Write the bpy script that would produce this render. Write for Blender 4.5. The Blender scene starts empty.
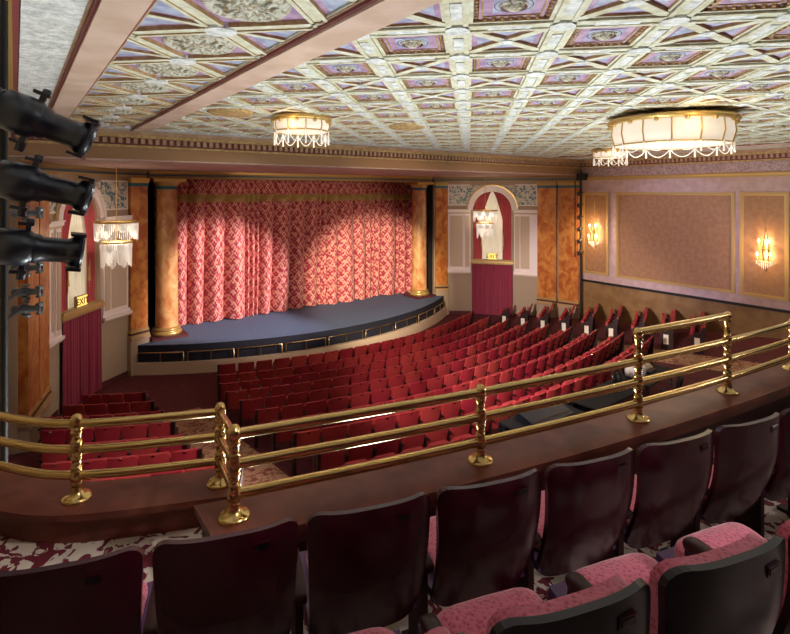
import bpy, math, random
from mathutils import Matrix, Vector
R_ = math.radians
sin, cos, pi, sqrt = math.sin, math.cos, math.pi, math.sqrt
random.seed(7)
SC = bpy.context.scene
COL = SC.collection
EYE = 6.4
AX, AY = 10.7, 30.0            # centre of all the seating arcs

# ------------------------------------------------------------------ camera
cam_d = bpy.data.cameras.new('camera')
cam = bpy.data.objects.new('camera', cam_d)
COL.objects.link(cam)
cam.location = (0, 0, EYE)
cam.rotation_euler = (R_(90), 0, R_(-36.7))
cam_d.sensor_fit = 'HORIZONTAL'
cam_d.sensor_width = 36
cam_d.lens = 36 * 510 / 790
cam_d.shift_y = -125 / 790
cam_d.clip_start = 0.05
cam_d.clip_end = 200
SC.camera = cam

# ------------------------------------------------------------------ world, lights, exposure
SC.view_settings.view_transform = 'Standard'
SC.view_settings.look = 'None'
SC.view_settings.gamma = 1
SC.view_settings.use_curve_mapping = False
SC.view_settings.exposure = 0.0
w = bpy.data.worlds.new('world')
SC.world = w
w.use_nodes = True
w.node_tree.nodes['Background'].inputs[0].default_value = (0.9, 0.8, 0.85, 1)
w.node_tree.nodes['Background'].inputs[1].default_value = 0.03

def light(name, typ, loc, energy, color=(1, 1, 1), target=None, **kw):
    d = bpy.data.lights.new(name, typ)
    d.energy = energy
    d.color = color
    for k, v in kw.items():
        setattr(d, k, v)
    o = bpy.data.objects.new(name, d)
    COL.objects.link(o)
    o.location = loc
    if target is not None:
        o.rotation_euler = (Vector(target) - Vector(loc)).to_track_quat('-Z', 'Y').to_euler()
    return o

WARM = (1, 0.72, 0.45)
# stage lanterns
light('stage_light', 'SPOT', (1.0, 5.2, 6.3), 26000, (1, 0.84, 0.62), (15.0, 21.8, 1.6), spot_size=R_(21), spot_blend=0.65, shadow_soft_size=0.1)
light('stage_light', 'SPOT', (16.5, 6.5, 7.3), 24000, (1, 0.84, 0.8), (6.3, 21.8, 1.9), spot_size=R_(22), spot_blend=0.6, shadow_soft_size=0.1)
light('stage_light', 'SPOT', (10.7, 2.0, 6.9), 2300, (1, 0.78, 0.6), (10.7, 21.8, 2.4), spot_size=R_(38), spot_blend=0.5, shadow_soft_size=0.15)
light('stage_light', 'SPOT', (0.6, 5.0, 6.6), 6500, (0.62, 0.6, 1.0), (21.7, 9.9, 4.2), spot_size=R_(18), spot_blend=0.7, shadow_soft_size=0.1)
light('stage_light', 'SPOT', (1.0, 5.0, 6.0), 7000, (1, 0.88, 0.84), (18.2, 12.6, 0.6), spot_size=R_(30), spot_blend=0.6, shadow_soft_size=0.1)
# house wash on the right wall and the far bay
light('house_wash', 'SPOT', (2.0, 4.8, 5.9), 4200, (1, 0.77, 0.72), (21.7, 9.0, 3.8), spot_size=R_(36), spot_blend=0.8, shadow_soft_size=0.4)
light('house_wash', 'SPOT', (9.0, 8.0, 7.3), 1300, (1, 0.86, 0.78), (19.8, 18.0, 4.6), spot_size=R_(36), spot_blend=0.8, shadow_soft_size=0.4)
light('house_wash', 'SPOT', (9.0, 9.0, 7.3), 1500, (1, 0.84, 0.76), (1.4, 17.8, 3.6), spot_size=R_(40), spot_blend=0.8, shadow_soft_size=0.4)
# ceiling fill
# unseen spots added in front of the balcony to brighten the ceiling
for ux in (1.6, 3.6, 5.6, 7.6, 9.6, 11.8, 14.2):
    light('ceiling_fill', 'SPOT', (ux, 5.0, 2.2), 400, (0.9, 0.96, 0.92), (ux, 4.2, 8), spot_size=R_(160), spot_blend=0.4, shadow_soft_size=0.35)
light('balcony_light', 'POINT', (1.2, 3.4, 7.3), 5, (0.6, 0.75, 1.0), shadow_soft_size=0.15)  # unseen point added for cool highlights on the left lanterns
# house light on the stalls
light('house_light', 'SPOT', (9.0, 1.5, 7.4), 330, (1, 0.7, 0.6), (9.0, 11.5, 0.5), spot_size=R_(75), spot_blend=0.8, shadow_soft_size=0.25)
light('house_light', 'SPOT', (1.2, 4.8, 6.6), 4600, (1, 0.78, 0.76), (14.0, 12.5, 0.5), spot_size=R_(42), spot_blend=0.7, shadow_soft_size=0.1)
light('house_light', 'SPOT', (4.2, 2.2, 7.4), 3200, (1, 0.72, 0.8), (2.0, 9.6, 0.8), spot_size=R_(30), spot_blend=0.8, shadow_soft_size=0.15)
# light on the balcony seats
light('balcony_light', 'SPOT', (3.9, -2.2, 7.5), 380, (1, 0.82, 0.86), (2.25, 0.55, 4.6), spot_size=R_(24), spot_blend=0.8, shadow_soft_size=0.12)
light('balcony_light', 'SPOT', (11.0, -2.4, 7.5), 650, (1, 0.8, 0.82), (3.5, 1.3, 4.7), spot_size=R_(20), spot_blend=0.8, shadow_soft_size=0.15)
light('balcony_light', 'SPOT', (2.2, 0.6, 7.4), 170, (1, 0.92, 0.85), (0.0, 3.2, 4.27), spot_size=R_(24), spot_blend=0.6, shadow_soft_size=0.05)

# ------------------------------------------------------------------ materials
MATS = {}
def nt(m):
    return m.node_tree.nodes, m.node_tree.links
def mat(name, color, rough=0.6, metal=0.0, spec=0.5, coat=0.0, emit=None, estr=0.0, sheen=0.0):
    m = bpy.data.materials.new(name)
    m.use_nodes = True
    b = m.node_tree.nodes['Principled BSDF']
    b.inputs['Base Color'].default_value = (*color, 1)
    b.inputs['Roughness'].default_value = rough
    b.inputs['Metallic'].default_value = metal
    b.inputs['Specular IOR Level'].default_value = spec
    b.inputs['Coat Weight'].default_value = coat
    b.inputs['Coat Roughness'].default_value = 0.15
    b.inputs['Sheen Weight'].default_value = sheen
    if emit:
        b.inputs['Emission Color'].default_value = (*emit, 1)
        b.inputs['Emission Strength'].default_value = estr
    MATS[name] = m
    return m
def noise_mix(m, c1, c2, scale=5, detail=6, lo=0.4, hi=0.6, coord='Object', stretch=(1, 1, 1), bump=0.0, bscale=None, distort=0.0, kind='noise'):
    n, l = nt(m)
    b = n['Principled BSDF']
    tc = n.new('ShaderNodeTexCoord')
    mp = n.new('ShaderNodeMapping')
    mp.inputs['Scale'].default_value = stretch
    l.new(tc.outputs[coord], mp.inputs[0])
    if kind == 'noise':
        t = n.new('ShaderNodeTexNoise')
        t.inputs['Detail'].default_value = detail
        t.inputs['Distortion'].default_value = distort
        out = t.outputs['Fac']
    else:
        t = n.new('ShaderNodeTexVoronoi')
        out = t.outputs['Distance']
    t.inputs['Scale'].default_value = scale
    l.new(mp.outputs[0], t.inputs['Vector'])
    r = n.new('ShaderNodeValToRGB')
    r.color_ramp.elements[0].position = lo
    r.color_ramp.elements[1].position = hi
    r.color_ramp.elements[0].color = (*c1, 1)
    r.color_ramp.elements[1].color = (*c2, 1)
    l.new(out, r.inputs[0])
    l.new(r.outputs[0], b.inputs['Base Color'])
    if bump:
        t2 = t
        o2 = out
        if bscale:
            t2 = n.new('ShaderNodeTexNoise')
            t2.inputs['Scale'].default_value = bscale
            t2.inputs['Detail'].default_value = 3
            l.new(mp.outputs[0], t2.inputs['Vector'])
            o2 = t2.outputs['Fac']
        bp = n.new('ShaderNodeBump')
        bp.inputs['Strength'].default_value = bump
        bp.inputs['Distance'].default_value = 0.03
        l.new(o2, bp.inputs['Height'])
        l.new(bp.outputs[0], b.inputs['Normal'])
    return m

noise_mix(mat('plaster_cream', (0.5, 0.48, 0.36), 0.7, spec=0.2), (0.6, 0.56, 0.4), (0.76, 0.78, 0.66), 9, 4, 0.35, 0.65, bump=0.5, bscale=26)
noise_mix(mat('plaster_gold', (0.4, 0.24, 0.1), 0.6, spec=0.3), (0.4, 0.25, 0.1), (0.55, 0.38, 0.18), 12, 3, bump=0.3)
noise_mix(mat('panel_purple', (0.4, 0.25, 0.42), 0.6), (0.34, 0.2, 0.36), (0.5, 0.33, 0.5), 6)
noise_mix(mat('panel_blue', (0.4, 0.44, 0.62), 0.6), (0.3, 0.32, 0.5), (0.46, 0.52, 0.68), 8)
noise_mix(mat('relief', (0.6, 0.6, 0.55), 0.6, spec=0.3), (0.54, 0.57, 0.57), (0.84, 0.87, 0.88), 10, 5, 0.35, 0.6, bump=1.0, bscale=16)
noise_mix(mat('medallion_relief', (0.5, 0.5, 0.4), 0.6, spec=0.3), (0.3, 0.22, 0.1), (0.66, 0.66, 0.58), 22, 5, 0.35, 0.55, bump=1.0, bscale=30)
noise_mix(mat('beam_pink', (0.6, 0.43, 0.36), 0.45), (0.58, 0.42, 0.33), (0.68, 0.52, 0.44), 2, 3)
mat('line_maroon', (0.2, 0.05, 0.05), 0.5)
noise_mix(mat('cornice_tan', (0.42, 0.27, 0.16), 0.5), (0.36, 0.22, 0.13), (0.46, 0.3, 0.19), 3, 3)
mat('fascia_brown', (0.36, 0.2, 0.1), 0.35)
noise_mix(mat('soffit_pink', (0.55, 0.38, 0.34), 0.6), (0.5, 0.33, 0.29), (0.6, 0.43, 0.38), 3, 3)
mat('ochre', (0.44, 0.3, 0.12), 0.5)
mat('band_gold', (0.5, 0.36, 0.13), 0.5)
mat('gold', (0.62, 0.42, 0.14), 0.35, 0.6)
mat('band_blue', (0.03, 0.16, 0.24), 0.5)
noise_mix(mat('marble_orange', (0.6, 0.25, 0.07), 0.3, coat=0.3), (0.42, 0.1, 0.02), (0.66, 0.29, 0.065), 3.2, 8, 0.38, 0.64, stretch=(1, 1, 0.8), distort=0.6)
noise_mix(mat('column_marble', (0.7, 0.36, 0.14), 0.3, coat=0.3), (0.52, 0.17, 0.05), (0.78, 0.46, 0.19), 2.6, 8, 0.36, 0.62, stretch=(1, 1, 0.7), distort=0.8)
mat('white_stone', (0.82, 0.72, 0.68), 0.5)
mat('wall_tan', (0.4, 0.3, 0.2), 0.7)
noise_mix(mat('wall_mauve', (0.5, 0.36, 0.33), 0.6), (0.46, 0.32, 0.29), (0.53, 0.38, 0.35), 4, 3)
noise_mix(mat('frieze_mauve', (0.45, 0.32, 0.32), 0.6), (0.34, 0.22, 0.22), (0.5, 0.37, 0.36), 14, 4, bump=0.6)
noise_mix(mat('wall_ochre', (0.33, 0.2, 0.07), 0.5), (0.2, 0.11, 0.04), (0.27, 0.16, 0.06), 2, 4)
noise_mix(mat('panel_brown', (0.42, 0.25, 0.13), 0.45), (0.31, 0.16, 0.075), (0.36, 0.2, 0.1), 6, 8, stretch=(1, 1, 1))
noise_mix(mat('spandrel', (0.4, 0.45, 0.42), 0.6), (0.1, 0.2, 0.24), (0.66, 0.62, 0.5), 7, 3, 0.42, 0.52, distort=1.2)
mat('black_paint', (0.008, 0.008, 0.008), 0.5)
mat('dark_void', (0.01, 0.008, 0.008), 0.9)
mat('black_metal', (0.014, 0.018, 0.03), 0.3, 0.2, spec=0.8)
mat('grey_metal', (0.12, 0.14, 0.16), 0.35, 0.6)
mat('brass', (0.62, 0.44, 0.17), 0.22, 1.0)
mat('brass_thin', (0.7, 0.5, 0.24), 0.3, 1.0)
mat('chrome', (0.8, 0.8, 0.82), 0.15, 1.0)
noise_mix(mat('wood_ledge', (0.1, 0.03, 0.022), 0.4, spec=0.25), (0.12, 0.03, 0.02), (0.2, 0.06, 0.04), 3, 5, stretch=(1, 1, 1))
mat('wood_dark', (0.035, 0.009, 0.008), 0.5, spec=0.25)
noise_mix(mat('stage_carpet', (0.04, 0.07, 0.14), 0.8), (0.075, 0.125, 0.22), (0.1, 0.16, 0.28), 12)
mat('stage_skirt', (0.003, 0.004, 0.014), 0.85)
mat('cream_paint', (0.55, 0.42, 0.3), 0.6)
noise_mix(mat('floor_maroon', (0.1, 0.012, 0.018), 0.85), (0.085, 0.01, 0.015), (0.12, 0.016, 0.022), 6)
mat('plinth_maroon', (0.09, 0.014, 0.018), 0.6)
noise_mix(mat('aisle_tan', (0.4, 0.22, 0.12), 0.9), (0.2, 0.045, 0.03), (0.46, 0.28, 0.15), 5.5, 4, 0.42, 0.52, distort=1.5)
noise_mix(mat('floral_carpet', (0.5, 0.45, 0.4), 0.9), (0.16, 0.012, 0.03), (0.74, 0.66, 0.58), 7.5, 3, 0.46, 0.48, distort=1.6)
mat('seat_red', (0.36, 0.022, 0.03), 0.5, spec=0.3)
def seat_red_var():
    m = MATS['seat_red']
    n, l = nt(m)
    oi = n.new('ShaderNodeObjectInfo')
    r = n.new('ShaderNodeValToRGB')
    e = r.color_ramp.elements
    e[0].position = 0.0; e[0].color = (0.3, 0.016, 0.032, 1)
    e[1].position = 1.0; e[1].color = (0.41, 0.05, 0.045, 1)
    l.new(oi.outputs['Random'], r.inputs[0])
    l.new(r.outputs[0], n['Principled BSDF'].inputs['Base Color'])
seat_red_var()
mat('seat_frame', (0.02, 0.008, 0.008), 0.35, 0.2)
mat('end_cream', (0.75, 0.66, 0.52), 0.5)
mat('shell', (0.06, 0.004, 0.014), 0.24, spec=0.5, coat=0.06)
mat('shell_black', (0.008, 0.007, 0.01), 0.3, spec=0.4)
mat('pan_purple', (0.1, 0.03, 0.13), 0.35)
noise_mix(mat('velvet_pink', (0.55, 0.07, 0.13), 0.8, sheen=0.6), (0.4, 0.03, 0.075), (0.66, 0.14, 0.22), 62, 0, 0.1, 0.5, kind='vor', bump=0.15)
mat('drape_red', (0.5, 0.07, 0.08), 0.7, sheen=0.2)
mat('drape_wine', (0.26, 0.02, 0.05), 0.75, sheen=0.2)
mat('sheer', (0.82, 0.78, 0.64), 0.8, emit=(1, 0.88, 0.62), estr=0.22)  # emission put into the cloth in place of light from behind
mat('frost', (0.5, 0.46, 0.4), 0.5, emit=(1, 0.84, 0.66), estr=0.62)
mat('crystal', (0.9, 0.88, 0.85), 0.15, emit=(1, 0.88, 0.72), estr=0.25)
mat('bulb', (1, 0.9, 0.7), 0.4, emit=(1, 0.75, 0.42), estr=7)
mat('sign_face', (0.9, 0.75, 0.2), 0.5, emit=(1, 0.72, 0.16), estr=1.1)
mat('sign_text', (0.03, 0.015, 0.01), 0.6)
mat('white_plastic', (0.75, 0.72, 0.72), 0.5)
mat('grey_fabric', (0.22, 0.23, 0.26), 0.8)
mat('tan_fabric', (0.3, 0.22, 0.14), 0.8)
mat('black_cloth', (0.01, 0.01, 0.012), 0.85)
mat('screen_blue', (0.03, 0.06, 0.12), 0.3)
mat('lens_glass', (0.05, 0.06, 0.09), 0.05, coat=1.0)

def curtain_mat(name, ground, motif, su, sv, lo=0.46, hi=0.56):
    m = mat(name, ground, 0.65, sheen=0.3)
    n, l = nt(m)
    uv = n.new('ShaderNodeUVMap')
    sx = n.new('ShaderNodeSeparateXYZ')
    l.new(uv.outputs[0], sx.inputs[0])
    def mth(op, a, b=None):
        k = n.new('ShaderNodeMath'); k.operation = op
        for i, v in enumerate((a, b)):
            if v is None: continue
            if isinstance(v, (int, float)): k.inputs[i].default_value = v
            else: l.new(v, k.inputs[i])
        return k.outputs[0]
    u = mth('MULTIPLY', sx.outputs[0], 2 * pi / su)
    v = mth('MULTIPLY', sx.outputs[1], 2 * pi / sv)
    a = mth('MULTIPLY', mth('COSINE', u), mth('COSINE', v))
    b = mth('MULTIPLY', mth('COSINE', mth('MULTIPLY', u, 3)), mth('COSINE', mth('MULTIPLY', v, 2)))
    c = mth('MULTIPLY', mth('COSINE', mth('MULTIPLY', u, 2)), mth('SINE', mth('MULTIPLY', v, 3)))
    s = mth('ADD', mth('MULTIPLY', a, 0.25), mth('ADD', mth('MULTIPLY', b, 0.2), mth('MULTIPLY', c, 0.2)))
    nz = n.new('ShaderNodeTexNoise'); nz.inputs['Scale'].default_value = 7; nz.inputs['Detail'].default_value = 4
    l.new(uv.outputs[0], nz.inputs['Vector'])
    s = mth('ADD', mth('MULTIPLY', s, 0.6), nz.outputs['Fac'])
    r = n.new('ShaderNodeValToRGB')
    r.color_ramp.elements[0].position = lo; r.color_ramp.elements[1].position = hi
    r.color_ramp.elements[0].color = (*ground, 1); r.color_ramp.elements[1].color = (*motif, 1)
    l.new(s, r.inputs[0])
    l.new(r.outputs[0], n['Principled BSDF'].inputs['Base Color'])
    return m
curtain_mat('damask', (0.36, 0.015, 0.045), (0.74, 0.34, 0.26), 0.34, 0.5, 0.44, 0.58)
M = MATS

# ------------------------------------------------------------------ mesh builder
class MB:
    def __init__(s, T=None):
        s.v, s.f, s.mi, s.sm, s.uv = [], [], [], [], None
        s.T = T
    def add(s, vs, fs, mi=0, sm=False):
        o = len(s.v)
        if s.T is not None:
            vs = [s.T @ Vector(p) for p in vs]
        s.v += [tuple(p) for p in vs]
        for f in fs:
            s.f.append([i + o for i in f]); s.mi.append(mi); s.sm.append(sm)
    def box(s, x0, x1, y0, y1, z0, z1, mi=0, T=None):
        vs = [(x, y, z) for z in (z0, z1) for x, y in ((x0, y0), (x1, y0), (x1, y1), (x0, y1))]
        if T is not None: vs = [T @ Vector(p) for p in vs]
        s.add(vs, [(3, 2, 1, 0), (4, 5, 6, 7), (0, 1, 5, 4), (1, 2, 6, 5), (2, 3, 7, 6), (3, 0, 4, 7)], mi)
    def prism(s, poly, z0, z1, mi=0, ms=None, mb=None):
        n = len(poly)
        a = sum(poly[i][0] * poly[(i + 1) % n][1] - poly[(i + 1) % n][0] * poly[i][1] for i in range(n))
        if a < 0: poly = poly[::-1]
        vs = [(x, y, z0) for x, y in poly] + [(x, y, z1) for x, y in poly]
        s.add(vs, [tuple(range(n))[::-1]], mi)
        s.add(vs, [tuple(range(n, 2 * n))], mi if mb is None else mb)
        s.add(vs, [(i, (i + 1) % n, n + (i + 1) % n, n + i) for i in range(n)], mi if ms is None else ms)
    def extrude(s, poly3, d, mi=0):
        n = len(poly3); d = Vector(d)
        vs = [Vector(p) for p in poly3] + [Vector(p) + d for p in poly3]
        s.add(vs, [tuple(range(n))[::-1], tuple(range(n, 2 * n))] + [(i, (i + 1) % n, n + (i + 1) % n, n + i) for i in range(n)], mi)
    def tube(s, pts, r, n=10, mi=0, closed=False, sm=True):
        pts = [Vector(p) for p in pts]; k = len(pts)
        rs = r if isinstance(r, (list, tuple)) else [r] * k
        vs, prev = [], None
        for i, p in enumerate(pts):
            if closed: t = pts[(i + 1) % k] - pts[i - 1]
            else: t = pts[min(i + 1, k - 1)] - pts[max(i - 1, 0)]
            t.normalize()
            if prev is None:
                a = Vector((0, 0, 1)) if abs(t.z) < 0.9 else Vector((1, 0, 0))
                u = t.cross(a).normalized()
            else:
                u = (prev - t * prev.dot(t)).normalized()
            prev = u; q = t.cross(u)
            for j in range(n):
                th = 2 * pi * j / n
                vs.append(p + (u * cos(th) + q * sin(th)) * rs[i])
        fs = []
        for i in range(k if closed else k - 1):
            a, b = i * n, ((i + 1) % k) * n
            for j in range(n):
                fs.append((a + j, a + (j + 1) % n, b + (j + 1) % n, b + j))
        s.add(vs, fs, mi, sm)
        if not closed:
            s.add(vs, [tuple(range(n))[::-1], tuple(range((k - 1) * n, k * n))], mi)
    def lathe(s, prof, n=24, mi=0, T=None, sm=True, caps=True):
        vs = []
        for r, z in prof:
            for j in range(n):
                th = 2 * pi * j / n
                vs.append(Vector((r * cos(th), r * sin(th), z)))
        if T is not None: vs = [T @ p for p in vs]
        fs = []
        for i in range(len(prof) - 1):
            for j in range(n):
                fs.append((i * n + j, i * n + (j + 1) % n, (i + 1) * n + (j + 1) % n, (i + 1) * n + j))
        s.add(vs, fs, mi, sm)
        if caps:
            k = len(prof)
            s.add(vs, [tuple(range(n))[::-1], tuple(range((k - 1) * n, k * n))], mi)
    def ball(s, c, r, mi=0, n=12):
        s.lathe([(max(1e-4, r * sin(pi * i / 8)), -r * cos(pi * i / 8)) for i in range(9)], n, mi, Matrix.Translation(c), caps=False)
    def sheet(s, fn, nu, nv, mi=0, sm=True, uvfn=None):
        vs = [fn(i / nu, j / nv) for j in range(nv + 1) for i in range(nu + 1)]
        fs = [(j * (nu + 1) + i, j * (nu + 1) + i + 1, (j + 1) * (nu + 1) + i + 1, (j + 1) * (nu + 1) + i) for j in range(nv) for i in range(nu)]
        s.add(vs, fs, mi, sm)
        if uvfn:
            s.uv = [uvfn(i / nu, j / nv) for j in range(nv + 1) for i in range(nu + 1)]
    def slab(s, fa, fb, nu, nv, mi=0, mi2=None, sm=True):
        """closed shell between two sheets; fa outward one way, fb the other"""
        A = [fa(i / nu, j / nv) for j in range(nv + 1) for i in range(nu + 1)]
        B = [fb(i / nu, j / nv) for j in range(nv + 1) for i in range(nu + 1)]
        N = len(A); ix = lambda i, j: j * (nu + 1) + i
        q = [(ix(i, j), ix(i + 1, j), ix(i + 1, j + 1), ix(i, j + 1)) for j in range(nv) for i in range(nu)]
        s.add(A + B, q, mi, sm)
        s.add(A + B, [tuple(N + k for k in f[::-1]) for f in q], mi if mi2 is None else mi2, sm)
        ring = [ix(i, 0) for i in range(nu)] + [ix(nu, j) for j in range(nv)] + [ix(i, nv) for i in range(nu, 0, -1)] + [ix(0, j) for j in range(nv, 0, -1)]
        k = len(ring)
        s.add(A + B, [(ring[(i + 1) % k], ring[i], N + ring[i], N + ring[(i + 1) % k]) for i in range(k)], mi, False)
    def mesh(s, name, mats):
        me = bpy.data.meshes.new(name)
        me.from_pydata(s.v, [], s.f)
        for m in mats: me.materials.append(M[m])
        me.polygons.foreach_set('material_index', s.mi)
        me.polygons.foreach_set('use_smooth', s.sm)
        if s.uv:
            ul = me.uv_layers.new(name='UVMap')
            for lp in me.loops:
                ul.data[lp.index].uv = s.uv[lp.vertex_index]
        me.update()
        return me
    def build(s, name, mats, parent=None, **props):
        if isinstance(mats, str): mats = [mats]
        o = bpy.data.objects.new(name, s.mesh(name, mats))
        COL.objects.link(o)
        if parent is not None: o.parent = parent
        for k, v in props.items(): o[k] = v
        return o

def empty(name, loc=(0, 0, 0), rz=0, **props):
    o = bpy.data.objects.new(name, None)
    COL.objects.link(o)
    o.location = loc; o.rotation_euler = (0, 0, rz)
    for k, v in props.items(): o[k] = v
    return o
def inst(name, me, parent, loc=None):
    o = bpy.data.objects.new(name, me)
    COL.objects.link(o); o.parent = parent
    if loc is not None: o.location = loc
    return o
def copy_tree(o, parent=None):
    c = o.copy(); COL.objects.link(c)
    if parent is not None: c.parent = parent
    for ch in list(o.children): copy_tree(ch, c)
    return c
def clip(poly, x0, x1, y0, y1):
    for ax, val, sg in ((0, x0, 1), (0, x1, -1), (1, y0, 1), (1, y1, -1)):
        out = []
        for i in range(len(poly)):
            a, b = poly[i - 1], poly[i]
            da, db = (a[ax] - val) * sg, (b[ax] - val) * sg
            if (da < 0) != (db < 0):
                t = da / (da - db)
                out.append((a[0] + (b[0] - a[0]) * t, a[1] + (b[1] - a[1]) * t))
            if db >= 0: out.append(b)
        poly = out
        if len(poly) < 3: return None
    a = abs(sum(poly[i - 1][0] * poly[i][1] - poly[i][0] * poly[i - 1][1] for i in range(len(poly)))) / 2
    return poly if a > 1e-4 else None
def front_y(off, x):          # balcony front: offset from the line of railing posts
    return 31.5619 - sqrt((30.0362 + off) ** 2 - (x - 9.333) ** 2)
def arc_y(R, x):
    return AY - sqrt(max(0.0, R * R - (x - AX) ** 2))
ORD = 'first second third fourth fifth sixth seventh eighth ninth tenth eleventh twelfth thirteenth fourteenth fifteenth sixteenth seventeenth eighteenth nineteenth twentieth twenty-first twenty-second twenty-third twenty-fourth twenty-fifth twenty-sixth twenty-seventh'.split()

XL, XR = -0.72, 21.7          # side walls
YC = 14.35                   # plane of the cornice over the stage end
ZC = 7.93                    # ceiling ribs' underside
ZS = 7.19                    # soffit in front of the stage

# ------------------------------------------------------------------ floor
def zf(R): return max(0.0, 0.117 * (R - 15.8))
def zfloor(x, y): return zf(sqrt((x - AX) ** 2 + (y - AY) ** 2))
b = MB()
b.sheet(lambda u, v: (XL - 0.2 + u * (XR - XL + 0.4), -4 + v * 26.5, zfloor(XL - 0.2 + u * (XR - XL + 0.4), -4 + v * 26.5)), 90, 110)
b.build('floor', 'floor_maroon', kind='structure', label='raked maroon main floor under the stalls seating')

def runner(x_of, y0, y1, label):
    b = MB()
    def fn(u, v):
        y = y0 + v * (y1 - y0); xa, xb = x_of(y); x = xa + u * (xb - xa)
        return (x, y, zfloor(x, y) + 0.015)
    b.sheet(fn, 6, 60)
    b.build('aisle_carpet', 'aisle_tan', label=label, category='carpet', group='patterned aisle carpets')
def aisle_left(y): return (2.98, 4.42)
def aisle_right(y): return (2 * AX - 4.42, 2 * AX - 2.98)
runner(aisle_left, 0, 15.6, 'tan and red patterned carpet down the left aisle of the stalls')
runner(aisle_right, 0, 15.6, 'tan and red patterned carpet down the aisle beside the right block of seats')

# ------------------------------------------------------------------ ceiling
CEIL = MB()
CEIL.box(XL - 0.3, XR + 0.3, -4, YC + 0.2, ZC + 0.05, 8.2)
CEIL = CEIL.build('ceiling', 'panel_purple', kind='structure', label='ornate coffered plaster ceiling in cream, lilac and gold')
P = 0.6825; CX0, CY0 = 3.37, 2.845 - 4 * P
X0F, X1F, Y0F, Y1F = 2.68, 19.07, -1.5, 13.55
rib = MB(); ins = MB(); fine = MB()
def to_xy(cx, cy, pts):     # local axes turned by 45 degrees
    k = 1 / sqrt(2)
    return [(cx + (u - v) * k, cy + (u + v) * k) for u, v in pts]
HS = P / sqrt(2) * 1.0       # half side of a cell = P*sqrt2/2
HS = P * sqrt(2) / 2
RW = 0.105                    # half width of a main rib
# main ribs: strips along both diagonals
for sgn in (1, -1):
    for k in range(-40, 60):
        c = (CX0 + CY0 if sgn == 1 else CX0 - CY0) + (2 * k + 1) * P
        L = 40
        for off, hw, z, mi in ((0, RW, ZC + 0.015, 0), (RW - 0.025, 0.025, ZC, 0), (-RW + 0.025, 0.025, ZC, 0)):
            k2 = 1 / sqrt(2)
            # line x + sgn*y = c ; direction (1,-sgn)/sqrt2, normal (1,sgn)/sqrt2
            bx, by = c / 2, sgn * c / 2
            dx, dy, nx, ny = k2, -sgn * k2, k2, sgn * k2
            cxx, cyy = bx + nx * off, by + ny * off
            poly = [(cxx + dx * L * a + nx * hw * e, cyy + dy * L * a + ny * hw * e) for a, e in ((-1, -1), (1, -1), (1, 1), (-1, 1))]
            q = clip(poly, X0F, X1F, Y0F, Y1F)
            if q: rib.prism(q, z, 8.07, mi, 1 if off == 0 else 0)
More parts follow.
